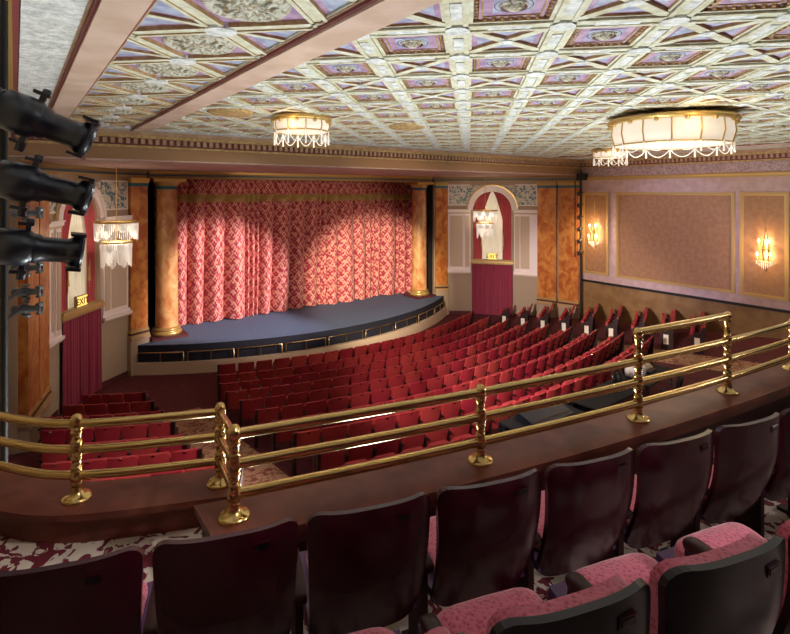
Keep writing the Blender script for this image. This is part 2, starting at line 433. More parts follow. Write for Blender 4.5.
# rib plaques and cell contents
buttons = []
op = HS - RW                 # half opening
for a in range(-1, 25):
    for bb in range(-4, 24):
        if (a + bb) % 2: continue
        cx, cy = CX0 + a * P, CY0 + bb * P
        near = cx < 13 or cy < 9
        # little plaque on each rib side of the cell (two sides, the rest belong to neighbours)
        for (du, dv, lu, lv) in ((HS, 0, 0.05, 0.2), (0, HS, 0.2, 0.05)):
            q = clip(to_xy(cx, cy, [(du - lu, dv - lv), (du + lu, dv - lv), (du + lu, dv + lv), (du - lu, dv + lv)]), X0F, X1F, Y0F, Y1F)
            if q: fine.prism(q, ZC + 0.005, ZC + 0.04)
        # boss on rib crossings
        q = clip(to_xy(cx, cy, [(HS + 0.125 * cos(t * pi / 4 + pi / 8), HS + 0.125 * sin(t * pi / 4 + pi / 8)) for t in range(8)]), X0F, X1F, Y0F, Y1F)
        if q: fine.prism(q, ZC - 0.01, ZC + 0.04)
        def frame(h0, h1, z0, z1, mb, mi=0, ms=None):
            for (p, r) in (((-h1, -h1), (h1, -h0)), ((-h1, h0), (h1, h1)), ((-h1, -h0), (-h0, h0)), ((h0, -h0), (h1, h0))):
                q = clip(to_xy(cx, cy, [(p[0], p[1]), (r[0], p[1]), (r[0], r[1]), (p[0], r[1])]), X0F, X1F, Y0F, Y1F)
                if q: mb.prism(q, z0, z1, mi, ms)
        if a % 2 == 0:       # square coffer with a lamp cup
            frame(op - 0.04, op, ZC + 0.022, 8.07, rib, 0, 1)
            frame(op - 0.125, op - 0.11, ZC + 0.04, 8.07, rib, 1, 1)
            q = clip(to_xy(cx, cy, [(-0.17, -0.17), (0.17, -0.17), (0.17, 0.17), (-0.17, 0.17)]), X0F, X1F, Y0F, Y1F)
            if q: ins.prism(q, ZC + 0.043, 8.07)
            if near:         # bead row along the two near edges
                for t in range(9):
                    p0 = (op - 0.07, -op + 0.07 + t * (2 * op - 0.14) / 8)
                    for uv in (p0, (p0[1], -p0[0]), (-p0[0], p0[1]), (p0[1], p0[0])):
                        (qx, qy), = to_xy(cx, cy, [uv])
                        if X0F < qx < X1F and Y0F < qy < Y1F:
                            rib.lathe([(0.016, ZC + 0.026), (0.022, ZC + 0.036), (0.022, 8.06)], 5, 1, Matrix.Translation((qx, qy, 0)), sm=False)
            if X0F < cx < X1F and Y0F < cy < Y1F: buttons.append((cx, cy))
        else:                # coffer crossed by an X of bars
            frame(op - 0.03, op, ZC + 0.025, 8.07, rib, 0, 1)
            q = clip(to_xy(cx, cy, [(0.075 * cos(t * pi / 4), 0.075 * sin(t * pi / 4)) for t in range(8)]), X0F, X1F, Y0F, Y1F)
            if q: fine.prism(q, ZC + 0.005, ZC + 0.06)
            for s2 in (1, -1):
                w2 = 0.035
                q = clip(to_xy(cx, cy, [(-op - w2, (-op + w2) * s2), (-op + w2, (-op - w2) * s2), (op + w2, (op - w2) * s2), (op - w2, (op + w2) * s2)]), X0F, X1F, Y0F, Y1F)
                if q: rib.prism(q, ZC + 0.016, 8.07, 0, 1)
            for r4 in range(4):
                tri = [(0.13, 0), (0.29, -0.16), (0.29, 0.16)]
                for _ in range(r4): tri = [(-y, x) for x, y in tri]
                q = clip(to_xy(cx, cy, tri), X0F, X1F, Y0F, Y1F)
                if q: ins.prism(q, ZC + 0.043, 8.07)
# medallion strip between the two beams
MX = 1.575
for k in range(-4, 8):
    cy = 4.2 + 1.38 * k
    fine.prism([(MX + 0.15 * cos(t * pi / 6), cy + 0.69 + 0.15 * sin(t * pi / 6)) for t in range(12)], ZC - 0.01, ZC + 0.06)
    for sg in (1, -1):
        for s2 in (1, -1):
            for off, hw, z in ((0, 0.085, ZC + 0.02), (0.07, 0.02, ZC + 0.005), (-0.07, 0.02, ZC + 0.005)):
                x1, y1, x2, y2 = MX, cy + 0.69 * s2, MX + 0.72 * sg, cy
                d = Vector((x2 - x1, y2 - y1)).normalized(); nn = Vector((-d.y, d.x))
                q = clip([(x1 + nn.x * (off + e * hw) - d.x * 0.1 * (1 - a) + (x2 - x1 + d.x * .1) * a, y1 + nn.y * (off + e * hw) - d.y * 0.1 * (1 - a) + (y2 - y1 + d.y * .1) * a) for a, e in ((0, -1), (1, -1), (1, 1), (0, 1))], 0.87, 2.28, -1.5, 13.55)
                if q: rib.prism(q, z, 8.07, 0, 1)
        q = clip([(MX, cy + 0.69 - 0.035), (MX + 0.72 * sg, cy + 0.69 - 0.035), (MX + 0.72 * sg, cy + 0.69 + 0.035), (MX, cy + 0.69 + 0.035)], 0.87, 2.28, -1.5, 13.55)
        if q: rib.prism(q, ZC + 0.02, 8.07, 0, 1)
        for s2 in (1, -1):
            yy = cy + 0.69
            tri = [(MX + sg * 0.3, yy + s2 * 0.08), (MX + sg * 0.64, yy + s2 * 0.08), (MX + sg * 0.64, yy + s2 * 0.40)]
            q = clip(tri, 0.87, 2.28, -1.5, 13.55)
            if q: ins.prism(q, ZC + 0.043, 8.07)
for x0, x1 in ((0.87, 0.93), (2.22, 2.28)):
    rib.box(x0, x1, -1.5, 13.55, ZC + 0.02, 8.07)
rib.build('coffer_ribs', ['plaster_cream', 'plaster_gold'], CEIL)
fine.build('rib_plaques', 'relief', CEIL)
ins.build('coffer_insets', 'panel_blue', CEIL)
bm_ = MB()
bm_.lathe([(0.0001, -0.045), (0.05, -0.04), (0.085, -0.015), (0.09, 0.0), (0.1, 0.0), (0.115, -0.02), (0.13, 0.0), (0.13, 0.04)], 16, 0, caps=False)
bm_.lathe([(0.13, 0.004), (0.165, 0.0), (0.165, 0.02)], 20, 1, caps=False)
bm_.mi = [1 if i // 16 in (3, 4) and i < 16 * 7 else m_ for i, m_ in enumerate(bm_.mi)]
BUT = bm_.mesh('lamp_cup', ['medallion_relief', 'plinth_maroon'])
buttons.sort(key=lambda p: p[0] ** 2 + p[1] ** 2 + (500 if p[0] * .598 + p[1] * .802 < 2.5 else 0))
for x, y in buttons[:98]:
    inst('lamp_cup', BUT, CEIL, (x, y, ZC + 0.042))
rest = MB()
for x, y in buttons[98:]:
    rest.lathe([(0.0001, -0.045), (0.085, -0.015), (0.09, 0.0), (0.13, 0.0), (0.13, 0.04)], 10, 0, Matrix.Translation((x, y, ZC + 0.042)), caps=False)
rest.build('lamp_cup', 'medallion_relief', CEIL, kind='stuff')
md = MB()
md.lathe([(0.0001, -0.05), (0.06, -0.045), (0.08, -0.025), (0.16, -0.02), (0.24, -0.01), (0.27, -0.005), (0.30, -0.035), (0.34, -0.03), (0.37, 0.0), (0.37, 0.03)], 36, 0, caps=False)
for t in range(12):
    th = t * pi / 6
    md.tube([(0.1 * cos(th), 0.1 * sin(th), -0.02), (0.2 * cos(th + .1), 0.2 * sin(th + .1), -0.03), (0.26 * cos(th), 0.26 * sin(th), -0.01)], [0.015, 0.03, 0.012], 6)
MED = md.mesh('medallion', ['medallion_relief'])
for k in range(-3, 7):
    inst('medallion', MED, CEIL, (MX, 4.2 + 1.38 * k, ZC + 0.048))
# plain relief band beside the left wall and border towards the stage
bd = MB()
bd.box(0.04, 0.5, -3, 13.55, ZC + 0.02, 8.07)
bd.box(XL, -0.12, -3, 13.55, ZC + 0.02, 8.07)
bd.box(XL, XR, 13.6, YC, ZC + 0.0, 8.07)
bd.box(X1F + 0.5, XR, -3, 13.55, ZC + 0.02, 8.07)
bd.build('relief_band', 'relief', CEIL)
n_trim = [0]
def trim(b, mats, label, parent=None):
    n_trim[0] += 1
    return b.build('trim_%d' % n_trim[0], mats, parent, kind='structure', label=label)
for (x0, x1, lab) in ((0.54, 0.86, 'narrow pink ceiling beam beside the row of round medallions, nearer the left wall'), (2.29, 2.66, 'pink ceiling beam between the round medallions and the square coffers'), (19.1, 19.45, 'pink ceiling beam along the far side above the right wall')):
    b = MB()
    b.box(x0, x1, -3, 13.9, ZC - 0.05, 8.08, 0)
    b.box(x0 - 0.03, x0 + 0.012, -3, 13.9, ZC - 0.02, 8.08, 1)
    b.box(x1 - 0.012, x1 + 0.03, -3, 13.9, ZC - 0.02, 8.08, 1)
    b.box(x0 - 0.06, x0 - 0.03, -3, 13.9, ZC + 0.01, 8.08, 2)
    b.box(x1 + 0.03, x1 + 0.06, -3, 13.9, ZC + 0.01, 8.08, 2)
    trim(b, ['beam_pink', 'line_maroon', 'cornice_tan'], lab)
b = MB()
b.box(-0.1, -0.02, -3, 13.6, ZC - 0.03, 8.08); b.box(-0.02, 0.03, -3, 13.6, ZC, 8.08, 1)
trim(b, ['gold', 'line_maroon'], 'gilt ceiling moulding close to the left wall')

# cornice and fascia over the stage end
b = MB()
b.box(XL, XR, YC - 0.28, YC + 0.1, 7.84, 7.95, 0)
b.box(XL, XR, YC - 0.2, YC + 0.1, 7.76, 7.84, 1)
b.box(XL, XR, YC - 0.08, YC + 0.1, 7.58, 7.76, 2)
x = XL + 0.05
while x < XR - 0.05:
    b.box(x, x + 0.09, YC - 0.16, YC - 0.08, 7.62, 7.75, 0); x += 0.17
b.box(XL, XR, YC - 0.12, YC + 0.1, 7.52, 7.58, 1)
trim(b, ['cornice_tan', 'plaster_gold', 'line_maroon'], 'toothed dentil cornice above the proscenium end')
b = MB()
b.box(XL, XR, YC, YC + 0.3, ZS, 7.55, 0)
b.box(XL, XR, YC - 0.04, YC, ZS, ZS + 0.04, 1)
trim(b, ['fascia_brown', 'soffit_pink'], 'brown fascia beam under the dentil cornice')
b = MB()
b.box(XL, XR, YC + 0.3, 23.2, ZS + 0.005, 7.5)
trim(b, 'soffit_pink', 'flat pink soffit in front of the stage')

# ------------------------------------------------------------------ right wall
b = MB()
b.box(XR, XR + 0.3, -4, 14.3, 2.2, 8.0, 0)
b.box(XR, XR + 0.3, -4, 14.3, -0.2, 2.2, 1)
b.build('wall_right', ['wall_mauve', 'wall_ochre'], kind='structure', label='right side wall, mauve above and ochre below')
b = MB()
b.box(XR - 0.06, XR, -4, 14.2, 2.16, 2.26)
trim(b, 'black_paint', 'dark rail along the right wall under the panels')
b = MB()
b.box(XR - 0.14, XR, -4, 14.2, 7.02, 7.09, 0); b.box(XR - 0.1, XR, -4, 14.2, 6.95, 7.02, 1); b.box(XR - 0.06, XR, -4, 14.2, 7.09, 7.13, 1)
trim(b, ['gold', 'ochre'], 'gilt moulding along the right wall above the panels')
b = MB()
b.box(XR - 0.02, XR, -4, 14.2, 7.13, 7.55)
trim(b, 'frieze_mauve', 'mauve frieze high on the right wall')
b = MB()
b.box(XR - 0.3, XR, -4, 14.3, 7.84, 7.95, 0); b.box(XR - 0.22, XR, -4, 14.3, 7.76, 7.84, 1); b.box(XR - 0.1, XR, -4, 14.3, 7.58, 7.76, 2)
y = -3.9
while y < 14.2:
    b.box(XR - 0.18, XR - 0.1, y, y + 0.09, 7.62, 7.75, 0); y += 0.17
b.box(XR - 0.13, XR, -4, 14.3, 7.52, 7.58, 1)
trim(b, ['cornice_tan', 'plaster_gold', 'line_maroon'], 'toothed dentil cornice along the right wall')
for y0, y1, lab in ((12.79, 14.13, 'narrow brown wall panel with a sconce, nearest the stage'), (7.72, 12.44, 'wide brown wall panel between the two sconce panels'), (6.05, 7.56, 'narrow brown wall panel with a sconce, farther from the stage'), (1.2, 5.7, 'wide brown wall panel farthest back on the right wall')):
    b = MB()
    z0, z1 = 2.57, 6.4
    b.box(XR - 0.03, XR, y0, y1, z0, z1, 0)
    for (a0, a1, c0, c1) in ((y0, y1, z0, z0 + 0.09), (y0, y1, z1 - 0.09, z1), (y0, y0 + 0.09, z0 + .09, z1 - .09), (y1 - 0.09, y1, z0 + .09, z1 - .09)):
        b.box(XR - 0.07, XR - 0.02, a0, a1, c0, c1, 1)
    for (a0, a1, c0, c1) in ((y0 + .09, y1 - .09, z0 + .09, z0 + 0.13), (y0 + .09, y1 - .09, z1 - 0.13, z1 - .09), (y0 + .09, y0 + 0.13, z0 + .13, z1 - .13), (y1 - 0.13, y1 - .09, z0 + .13, z1 - .13)):
        b.box(XR - 0.05, XR - 0.02, a0, a1, c0, c1, 2)
    trim(b, ['panel_brown', 'ochre', 'gold'], lab)
b = MB()
b.box(XL - 0.3, XL, -4, 15.5, 0, 8.0)
b.build('wall_left', 'wall_tan', kind='structure', label='left side wall of the auditorium')

# ------------------------------------------------------------------ bays with arches on both sides of the stage
def heading(side, a):     # direction running away from the stage
    a = R_(a)
    return Vector((-sin(a) if side == 'left' else sin(a), -cos(a)))
def facet(p, q, side):
    """matrix: local x along p->q, local y into the room, z up"""
    d = (Vector(q) - Vector(p)).normalized()
    n = Vector((-d.y, d.x)) if side == 'left' else Vector((d.y, -d.x))
    if n.dot(Vector((AX, 8)) - Vector(p)) < 0: n = -n
    return Matrix(((d.x, n.x, 0, p[0]), (d.y, n.y, 0, p[1]), (0, 0, 1, 0), (0, 0, 0, 1)))
def rb(T, x0, x1, y0, y1, z0, z1, mb, mi=0): mb.box(x0, x1, y0, y1, z0, z1, mi, T)

def pleats(w, depth, z0, z1, n, seed, top_gather=1.0, x0=0.0, y0=0.0):
    rnd = random.Random(seed)
    ph = [rnd.uniform(0, 6.28) for _ in range(3)]
    def fn(u, v):
        z = z1 + (z0 - z1) * v
        t = u * n * 2 * pi
        a = depth * (0.55 + 0.45 * v)
        y = y0 + a * (sin(t + 0.5 * sin(t * 0.37 + ph[0])) * 0.7 + 0.3 * sin(2.3 * t + ph[1]) + 0.25 * sin(t * .31 + ph[2]))
        return (x0 + u * w + 0.015 * v * sin(t * 1.7), y, z)
    return fn

def pilaster(T, w, d, zb, zt, side, where, mb_floor=0.0):
    o = empty('pilaster', kind='structure', label=where)
    s = MB(T); s.box(0.04, w - 0.04, 0, d, zb + 0.28, zt - 0.3)
    s.build('shaft', 'marble_orange', o)
    s = MB(T); s.box(0.0, w, 0, d + 0.06, zt - 0.12, zt); s.box(0.02, w - 0.02, 0, d + 0.04, zt - 0.18, zt - 0.12)
    s.build('capital', 'gold', o)
    s = MB(T); s.box(0.02, w - 0.02, 0, d + 0.02, zt - 0.3, zt - 0.18)
    s.build('blue_band', 'band_blue', o)
    s = MB(T); s.box(0, w, 0, d + 0.06, zb, zb + 0.1); s.box(0.01, w - 0.01, 0, d + 0.04, zb + 0.18, zb + 0.24, 1); s.box(0.02, w - 0.02, 0, d + 0.03, zb + 0.1, zb + 0.18, 2); s.box(0.02, w - 0.02, 0, d + 0.02, zb + 0.24, zb + 0.28, 0)
    s.build('base', ['ochre', 'gold', 'plinth_maroon'], o)
    if zb > 0.3:
        s = MB(T); s.box(0.0, w, -0.1, d + 0.03, 0, zb); s.box(-0.0, w, 0, d + 0.1, zb - 0.08, zb, 1); s.box(0, w, 0, d + 0.06, 0, 0.18, 1)
        s.build('pedestal', ['wall_tan', 'cornice_tan'], o)
    return o

def bay(side, pn, lens, angs):
    """from the stage end: near pilaster, near panel, arched opening, far panel, two pilasters"""
    pts = [Vector(pn)]
    for L, a in zip(lens, angs): pts.append(pts[-1] + heading(side, a) * L)
    Fs = [facet(pts[i], pts[i + 1], side) for i in range(len(lens))]
    wd = 'left' if side == 'left' else 'right'
    TOP = ZS
    W = MB()
    # near pilaster wall
    for i in (0, 1, 3, 4):
        rb(Fs[i], -0.02, lens[i] + 0.02, -0.3, 0, 0, TOP, W, 0)
    Wo = lens[2]; T = Fs[2]
    ri = Wo / 2 - 0.12; ro = ri + 0.25; xc = Wo / 2
    zs_ = 6.72 - ro
    # wall around the arch, with real thickness
    N = 20
    arch = [(xc - ri * cos(pi * k / N), zs_ + ri * sin(pi * k / N)) for k in range(N + 1)]
    inner = [(xc - ri, 0.0)] + arch + [(xc + ri, 0.0)]
    outer = [(0, 0)] + [(max(0, min(Wo, xc - 3 * cos(pi * k / N))), TOP if 0 < k < N else zs_) for k in range(N + 1)] + [(Wo, 0)]
    outer[1] = (0, zs_); outer[-2] = (Wo, zs_)
    outer = [(0, 0), (0, zs_)]
    for k in range(1, N):
        outer.append((Wo * k / N, TOP))
    outer += [(Wo, zs_), (Wo, 0)]
    # make sure corners are kept
    outer[2] = (0, TOP); outer[-3] = (Wo, TOP)
    m = len(inner)
    vs = [(x, 0, z) for x, z in inner] + [(x, 0, z) for x, z in outer] + [(x, -0.25, z) for x, z in inner]
    W2 = MB(T)
    W2.add(vs, [(i, i + 1, m + i + 1, m + i) for i in range(m - 1)], 0)
    W2.add(vs, [(i + 1, i, 2 * m + i, 2 * m + i + 1) for i in range(m - 1)], 1)
    W2.box(-0.3, Wo + 0.3, -0.5, -0.25, 0, TOP, 1)
    W.v_off = len(W.v)
    W.add(W2.v, W2.f, 0); 
    for i, mi in enumerate(W2.mi): W.mi[len(W.mi) - len(W2.mi) + i] = mi
    # tan dado line and entablature bands
    for i in range(5):
        rb(Fs[i], -0.03, lens[i] + 0.03, 0, 0.05, 6.93, 7.0, W, 2)
        rb(Fs[i], -0.03, lens[i] + 0.03, 0, 0.03, 7.0, 7.05, W, 3)
        rb(Fs[i], -0.03, lens[i] + 0.03, 0, 0.09, 7.12, TOP, W, 2)
        if i != 2: rb(Fs[i], -0.03, lens[i] + 0.03, 0, 0.04, 0, 0.16, W, 4)
    W.build('wall_%s_bay' % side, ['wall_tan', 'cream_paint', 'ochre', 'band_blue', 'plinth_maroon'], kind='structure', label='%s splayed wall bay with the round arch beside the stage' % side)
    # white panels with sill and impost
    for i, edge in ((1, 'stage'), (3, 'house')):
        L = lens[i]; b = MB(Fs[i])
        b.box(0.03, L - 0.0, 0, 0.07, 2.36, zs_ - 0.12, 0)
        b.box(0.12, L - 0.42, 0.07, 0.085, 2.5, zs_ - 0.3, 1)
        xa = (L - 0.34, L - 0.02) if i == 1 else (0.02, 0.34)
        b.box(xa[0], xa[1], 0.06, 0.13, 2.36, zs_ - 0.15, 0)
        b.box(xa[0] + 0.05, xa[1] - 0.05, 0.12, 0.15, 2.5, zs_ - 0.3, 1)
        b.box(0, L, 0, 0.2, zs_ - 0.12, zs_ - 0.02, 0); b.box(0, L, 0, 0.15, zs_ - 0.2, zs_ - 0.12, 1); b.box(0, L, 0, 0.24, zs_ - 0.02, zs_ + 0.03, 0)
        b.box(0, L, 0, 0.22, 2.2, 2.29, 0); b.box(0, L, 0, 0.16, 2.13, 2.2, 1); b.box(0, L, 0, 0.13, 2.29, 2.38, 0)
        trim(b, ['white_stone', 'cream_paint'], 'white pilaster panel on the %s side of the %s arch' % (edge, side))
        # spandrel ornament panel above
        b = MB(Fs[i])
        z0, z1 = zs_ + 0.28, 6.74
        b.box(0.08, L - 0.06, 0, 0.035, z0, z1, 0)
        b.box(0.04, L - 0.02, 0, 0.05, z1, z1 + 0.05, 1); b.box(0.04, L - .02, 0, 0.05, z0 - 0.05, z0, 1)
        if i == 1: b.box(0.03, 0.08, 0, 0.05, z0 - 0.05, z1 + 0.05, 1)
        else: b.box(L - 0.08, L - 0.03, 0, 0.05, z0 - 0.05, z1 + 0.05, 1)
        trim(b, ['spandrel', 'white_stone'], 'blue scrolled spandrel panel on the %s side above the %s arch' % (edge, side))
    # blue scrollwork in the corners either side of the arch
    for sg in (-1, 1):
        prof = [(ro + 0.08, zs_ + 0.28)]
        poly = []
        for k in range(9):
            z = zs_ + 0.28 + (6.74 - zs_ - 0.28) * k / 8
            r2 = (ro + 0.1) ** 2 - (z - zs_) ** 2
            poly.append((xc + sg * min(Wo / 2, sqrt(max(0.0, r2))), 0.0, z))
        poly += [(xc + sg * Wo / 2, 0.0, 6.74), (xc + sg * Wo / 2, 0.0, zs_ + 0.28)]
        b = MB(T); b.extrude(poly, (0, 0.035, 0), 0)
        trim(b, 'spandrel', 'small blue scrolled corner on the %s side touching the %s arch ring' % ('stage' if sg < 0 else 'house', side))
    # arch ring
    b = MB(T)
    for r0, r1, dy, mi in ((ri - 0.01, ri + 0.16, 0.1, 0), (ri + 0.15, ro, 0.16, 0), (ro - 0.02, ro + 0.07, 0.1, 1)):
        pr = []
        for k in range(29):
            th = pi * k / 28
            pr.append([(xc - r * cos(th), y, zs_ + r * sin(th)) for r, y in ((r0, 0.0), (r0, dy), (r1, dy), (r1, 0.0))])
        vs = [p for q in pr for p in q]
        b.add(vs, [(4 * k + j, 4 * k + (j + 1) % 4, 4 * k + 4 + (j + 1) % 4, 4 * k + 4 + j) for k in range(28) for j in range(4)], mi, False)
    trim(b, ['white_stone', 'gold'], 'white round arch moulding of the %s bay' % side)
    # sheer curtain in the recess
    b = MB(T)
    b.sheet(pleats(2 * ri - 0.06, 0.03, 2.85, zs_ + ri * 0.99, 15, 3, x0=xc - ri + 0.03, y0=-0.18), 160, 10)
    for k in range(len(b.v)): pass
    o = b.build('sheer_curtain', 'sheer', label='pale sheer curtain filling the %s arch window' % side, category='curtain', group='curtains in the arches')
    # pair of tied red drapes
    o = empty('window_drapes', label='pair of red drapes parted at the top of the %s arch' % side, category='drapes', group='curtains in the arches')
    for sg in (-1, 1):
        b = MB(T)
        rnd = random.Random(5 + sg)
        def fn(u, v, sg=sg):
            z = zs_ + ri * 0.97 - v * (zs_ + ri * 0.97 - 2.9)
            zr = z - zs_
            edge = ri - 0.03 if zr < 0 else sqrt(max(0.0, (ri - 0.03) ** 2 - min(zr, ri - .03) ** 2))
            # inner edge: from the crown it sweeps outwards to a tie height then falls straight
            tt = min(1.0, max(0.0, (zs_ + ri - z) / 1.5))
            inn = (ri * 0.52) * (tt ** 0.7)
            inn = min(inn, edge)
            x = inn + (edge - inn) * u
            t = u * 5 * 2 * pi
            y = -0.09 + 0.035 * sin(t + 0.6) + 0.014 * sin(t * 2.1)
            return (xc + sg * x, y, z)
        b.sheet(fn, 40, 40)
        b.build('drape', 'drape_red', o)
    for sg in (-1, 1):
        b = MB(T)
        b.tube([(xc + sg * ri * 0.56, -0.02, 3.4), (xc + sg * ri * 0.58, -0.01, 4.2), (xc + sg * ri * 0.6, -0.02, 4.25)], 0.012, 5)
        b.lathe([(0.01, 4.1), (0.03, 4.0), (0.025, 3.85), (0.045, 3.6)], 8, 0, Matrix.Translation((xc + sg * ri * 0.56, -0.02, 0)))
        b.build('tassel', 'gold', o)
    # rail box and lower curtain (doorway)
    o = empty('doorway_curtain', label='wine red curtain across the doorway under the %s arch' % side, category='curtain', group='curtains in the arches')
    b = MB(T); b.sheet(pleats(2 * ri + 0.06, 0.05, 0.03, 2.74, 13, 9, x0=xc - ri - 0.03, y0=0.1), 180, 12)
    b.build('cloth', 'drape_wine', o)
    b = MB(T); b.box(xc - ri - 0.1, xc + ri + 0.1, -0.1, 0.2, 2.74, 2.82); b.box(xc - ri - 0.06, xc + ri + 0.06, -0.1, 0.17, 2.82, 2.9, 1); b.box(xc - ri - 0.06, xc + ri + 0.06, 0, 0.16, 2.66, 2.74, 1)
    b.build('rail_box', ['gold', 'ochre'], o)
    # EXIT sign standing on the rail box
    o = empty('exit_sign', label='lit EXIT sign on the curtain rail of the %s arch' % side, category='sign', group='exit signs under the arches')
    o.matrix_world = T @ Matrix.Translation((xc + (0.03 if side == 'left' else 0), 0.06, 2.905))
    b = MB(); b.box(-0.26, 0.26, -0.05, 0.04, 0, 0.34); b.build('housing', 'ochre', o)
    b = MB(); b.box(-0.235, 0.235, 0.04, 0.05, 0.025, 0.315); b.build('lit_face', 'sign_face', o)
    cu = bpy.data.curves.new('lettering', 'FONT'); cu.body = 'EXIT'; cu.align_x = 'CENTER'; cu.size = 0.27; cu.extrude = 0.004; cu.offset = 0.006; cu.space_character = 1.05
    cu.materials.append(M['sign_text'])
    tmp = bpy.data.objects.new('lettering', cu); COL.objects.link(tmp)
    bpy.context.view_layer.update()
    me = bpy.data.meshes.new_from_object(tmp.evaluated_get(bpy.context.evaluated_depsgraph_get()))
    bpy.data.objects.remove(tmp); bpy.data.curves.remove(cu)
    t = bpy.data.objects.new('lettering', me); COL.objects.link(t); t.parent = o
    flip = T.to_3x3().determinant() < 0
    t.location = (0, 0.052, 0.075)
    t.rotation_euler = (pi / 2, 0, pi)
    if flip: t.scale = (-1, 1, 1)
    # pilasters
    d0 = 'beside the column at the %s of the stage' % side
    pilaster(Fs[0], lens[0], 0.16, 1.28, 6.9, side, 'orange marble pilaster ' + d0)
    hw = lens[4] / 2
    pilaster(Fs[4], hw - 0.02, 0.2, 0.9, 6.9, side, 'orange marble pilaster next to the %s arch panel' % side)
    T2 = Fs[4] @ Matrix.Translation((hw + 0.02, 0, 0))
    pilaster(T2, hw - 0.02, 0.2, 0.9, 6.9, side, 'orange marble pilaster at the house end of the %s bay' % side)
    return pts, Fs

ptsL, FL = bay('left', (3.80, 20.17), [0.72, 1.2, 2.05, 0.9, 2.0], [65, 50.5, 38, 26, 15])
ptsR, FR = bay('right', (2 * AX - 3.80, 20.17), [0.72, 1.2, 2.25, 1.2, 2.1], [65, 50.5, 38, 26, 15])
for side, pts in (('left', ptsL), ('right', ptsR)):
    b = MB(); e = pts[-1]
    x0, x1 = (XL - 0.3, e.x) if side == 'left' else (e.x, XR + 0.3)
    b.box(x0, x1, e.y - 0.02, e.y + 0.3, 0, 8.0)
    b.build('wall_%s_return' % side, 'wall_tan', kind='structure', label='short %s return wall between bay and side wall' % side)

# ------------------------------------------------------------------ stage
Rst = 12.5
xs = [3.3 + (18.1 - 3.3) * i / 48 for i in range(49)]
b = MB()
b.prism([(x, arc_y(Rst, x)) for x in xs] + [(18.3, 23), (3.1, 23)], 0.0, 1.0, 0, 1, 1)
for i in range(len(b.mi)): pass
st = b.build('floor_stage', ['stage_skirt', 'stage_skirt', 'stage_carpet'], kind='structure', label='blue carpeted stage with a bowed front edge')
# top face carries the carpet
for p in st.data.polygons:
    if p.normal.z > 0.9: p.material_index = 2
b = MB()
poly = [(x, arc_y(Rst + 0.16, x)) for x in xs] + [(x, arc_y(Rst, x) + 0.02) for x in xs[::-1]]
n = len(xs)
for i in range(n - 1):
    q = [(xs[i], arc_y(Rst + .16, xs[i])), (xs[i + 1], arc_y(Rst + .16, xs[i + 1])), (xs[i + 1], arc_y(Rst, xs[i + 1])), (xs[i], arc_y(Rst, xs[i]))]
    b.prism(q, 0, 0.4)
trim(b, 'cream_paint', 'low cream curb running along the bowed stage front')
o = empty('stage_rail', label='thin brass rail on the cream curb along the stage front', category='railing')
segs = 9; ang0, ang1 = -0.62, 0.60
def arcp(R, a, z): return (AX + R * sin(a), AY - R * cos(a), z)
for k in range(segs):
    a0 = ang0 + (ang1 - ang0) * k / segs + 0.006; a1 = ang0 + (ang1 - ang0) * (k + 1) / segs - 0.006
    b = MB()
    pts = [arcp(Rst + .1, a0, 0.4)] + [arcp(Rst + .1, a0 + (a1 - a0) * j / 8, 0.76) for j in range(9)] + [arcp(Rst + .1, a1, 0.4)]
    b.tube(pts, 0.02, 6)
    b.tube([arcp(Rst + .1, (a0 + a1) / 2, 0.4), arcp(Rst + .1, (a0 + a1) / 2, 0.76)], 0.016, 6)
    b.build('rail_section', 'brass_thin', o)
# dark returns, back of stage
b = MB()
b.box(2.6, 3.9, 20.5, 23.2, 0, ZS); b.box(17.5, 18.8, 20.5, 23.2, 0, ZS); b.box(2.6, 18.8, 23.0, 23.3, 0, ZS)
b.build('wall_stage', 'dark_void', kind='structure', label='dark walls of the stage opening behind the curtain')
b = MB()
b.box(3.9, 17.5, 20.2, 20.9, 6.9, ZS, 0); b.box(3.9, 17.5, 20.14, 20.2, 7.1, ZS, 1); b.box(3.9, 17.5, 20.17, 20.2, 7.0, 7.04, 2)
trim(b, ['ochre', 'gold', 'band_blue'], 'gilt entablature spanning the stage opening above the curtain')
def column(x, lab):
    o = empty('column', (x, 20.5, 1.0), kind='structure', label=lab)
    b = MB(); b.lathe([(0.40 - 0.035 * t / 10, 0.36 + 5.2 * t / 10) for t in range(11)], 32); b.build('shaft', 'column_marble', o)
    b = MB(); b.lathe([(0.5, 0.1), (0.53, 0.14), (0.53, 0.19), (0.48, 0.23), (0.46, 0.26), (0.49, 0.29), (0.49, 0.33), (0.43, 0.36), (0.4, 0.38)], 32); b.build('base', 'gold', o)
    b = MB(); b.box(-0.62, 0.62, -0.62, 0.62, 0, 0.1); b.build('plinth', 'plinth_maroon', o)
    b = MB(); b.lathe([(0.375, 5.5), (0.375, 5.62)], 32); b.build('blue_band', 'band_blue', o)
    b = MB(); b.lathe([(0.375, 5.62), (0.4, 5.64), (0.4, 5.68), (0.46, 5.74), (0.5, 5.78)], 32); b.box(-0.55, 0.55, -0.55, 0.55, 5.78, 5.9); b.build('capital', 'gold', o)
column(4.58, 'round orange marble column at the left end of the stage curtain')
column(16.85, 'round orange marble column at the right end of the stage curtain')
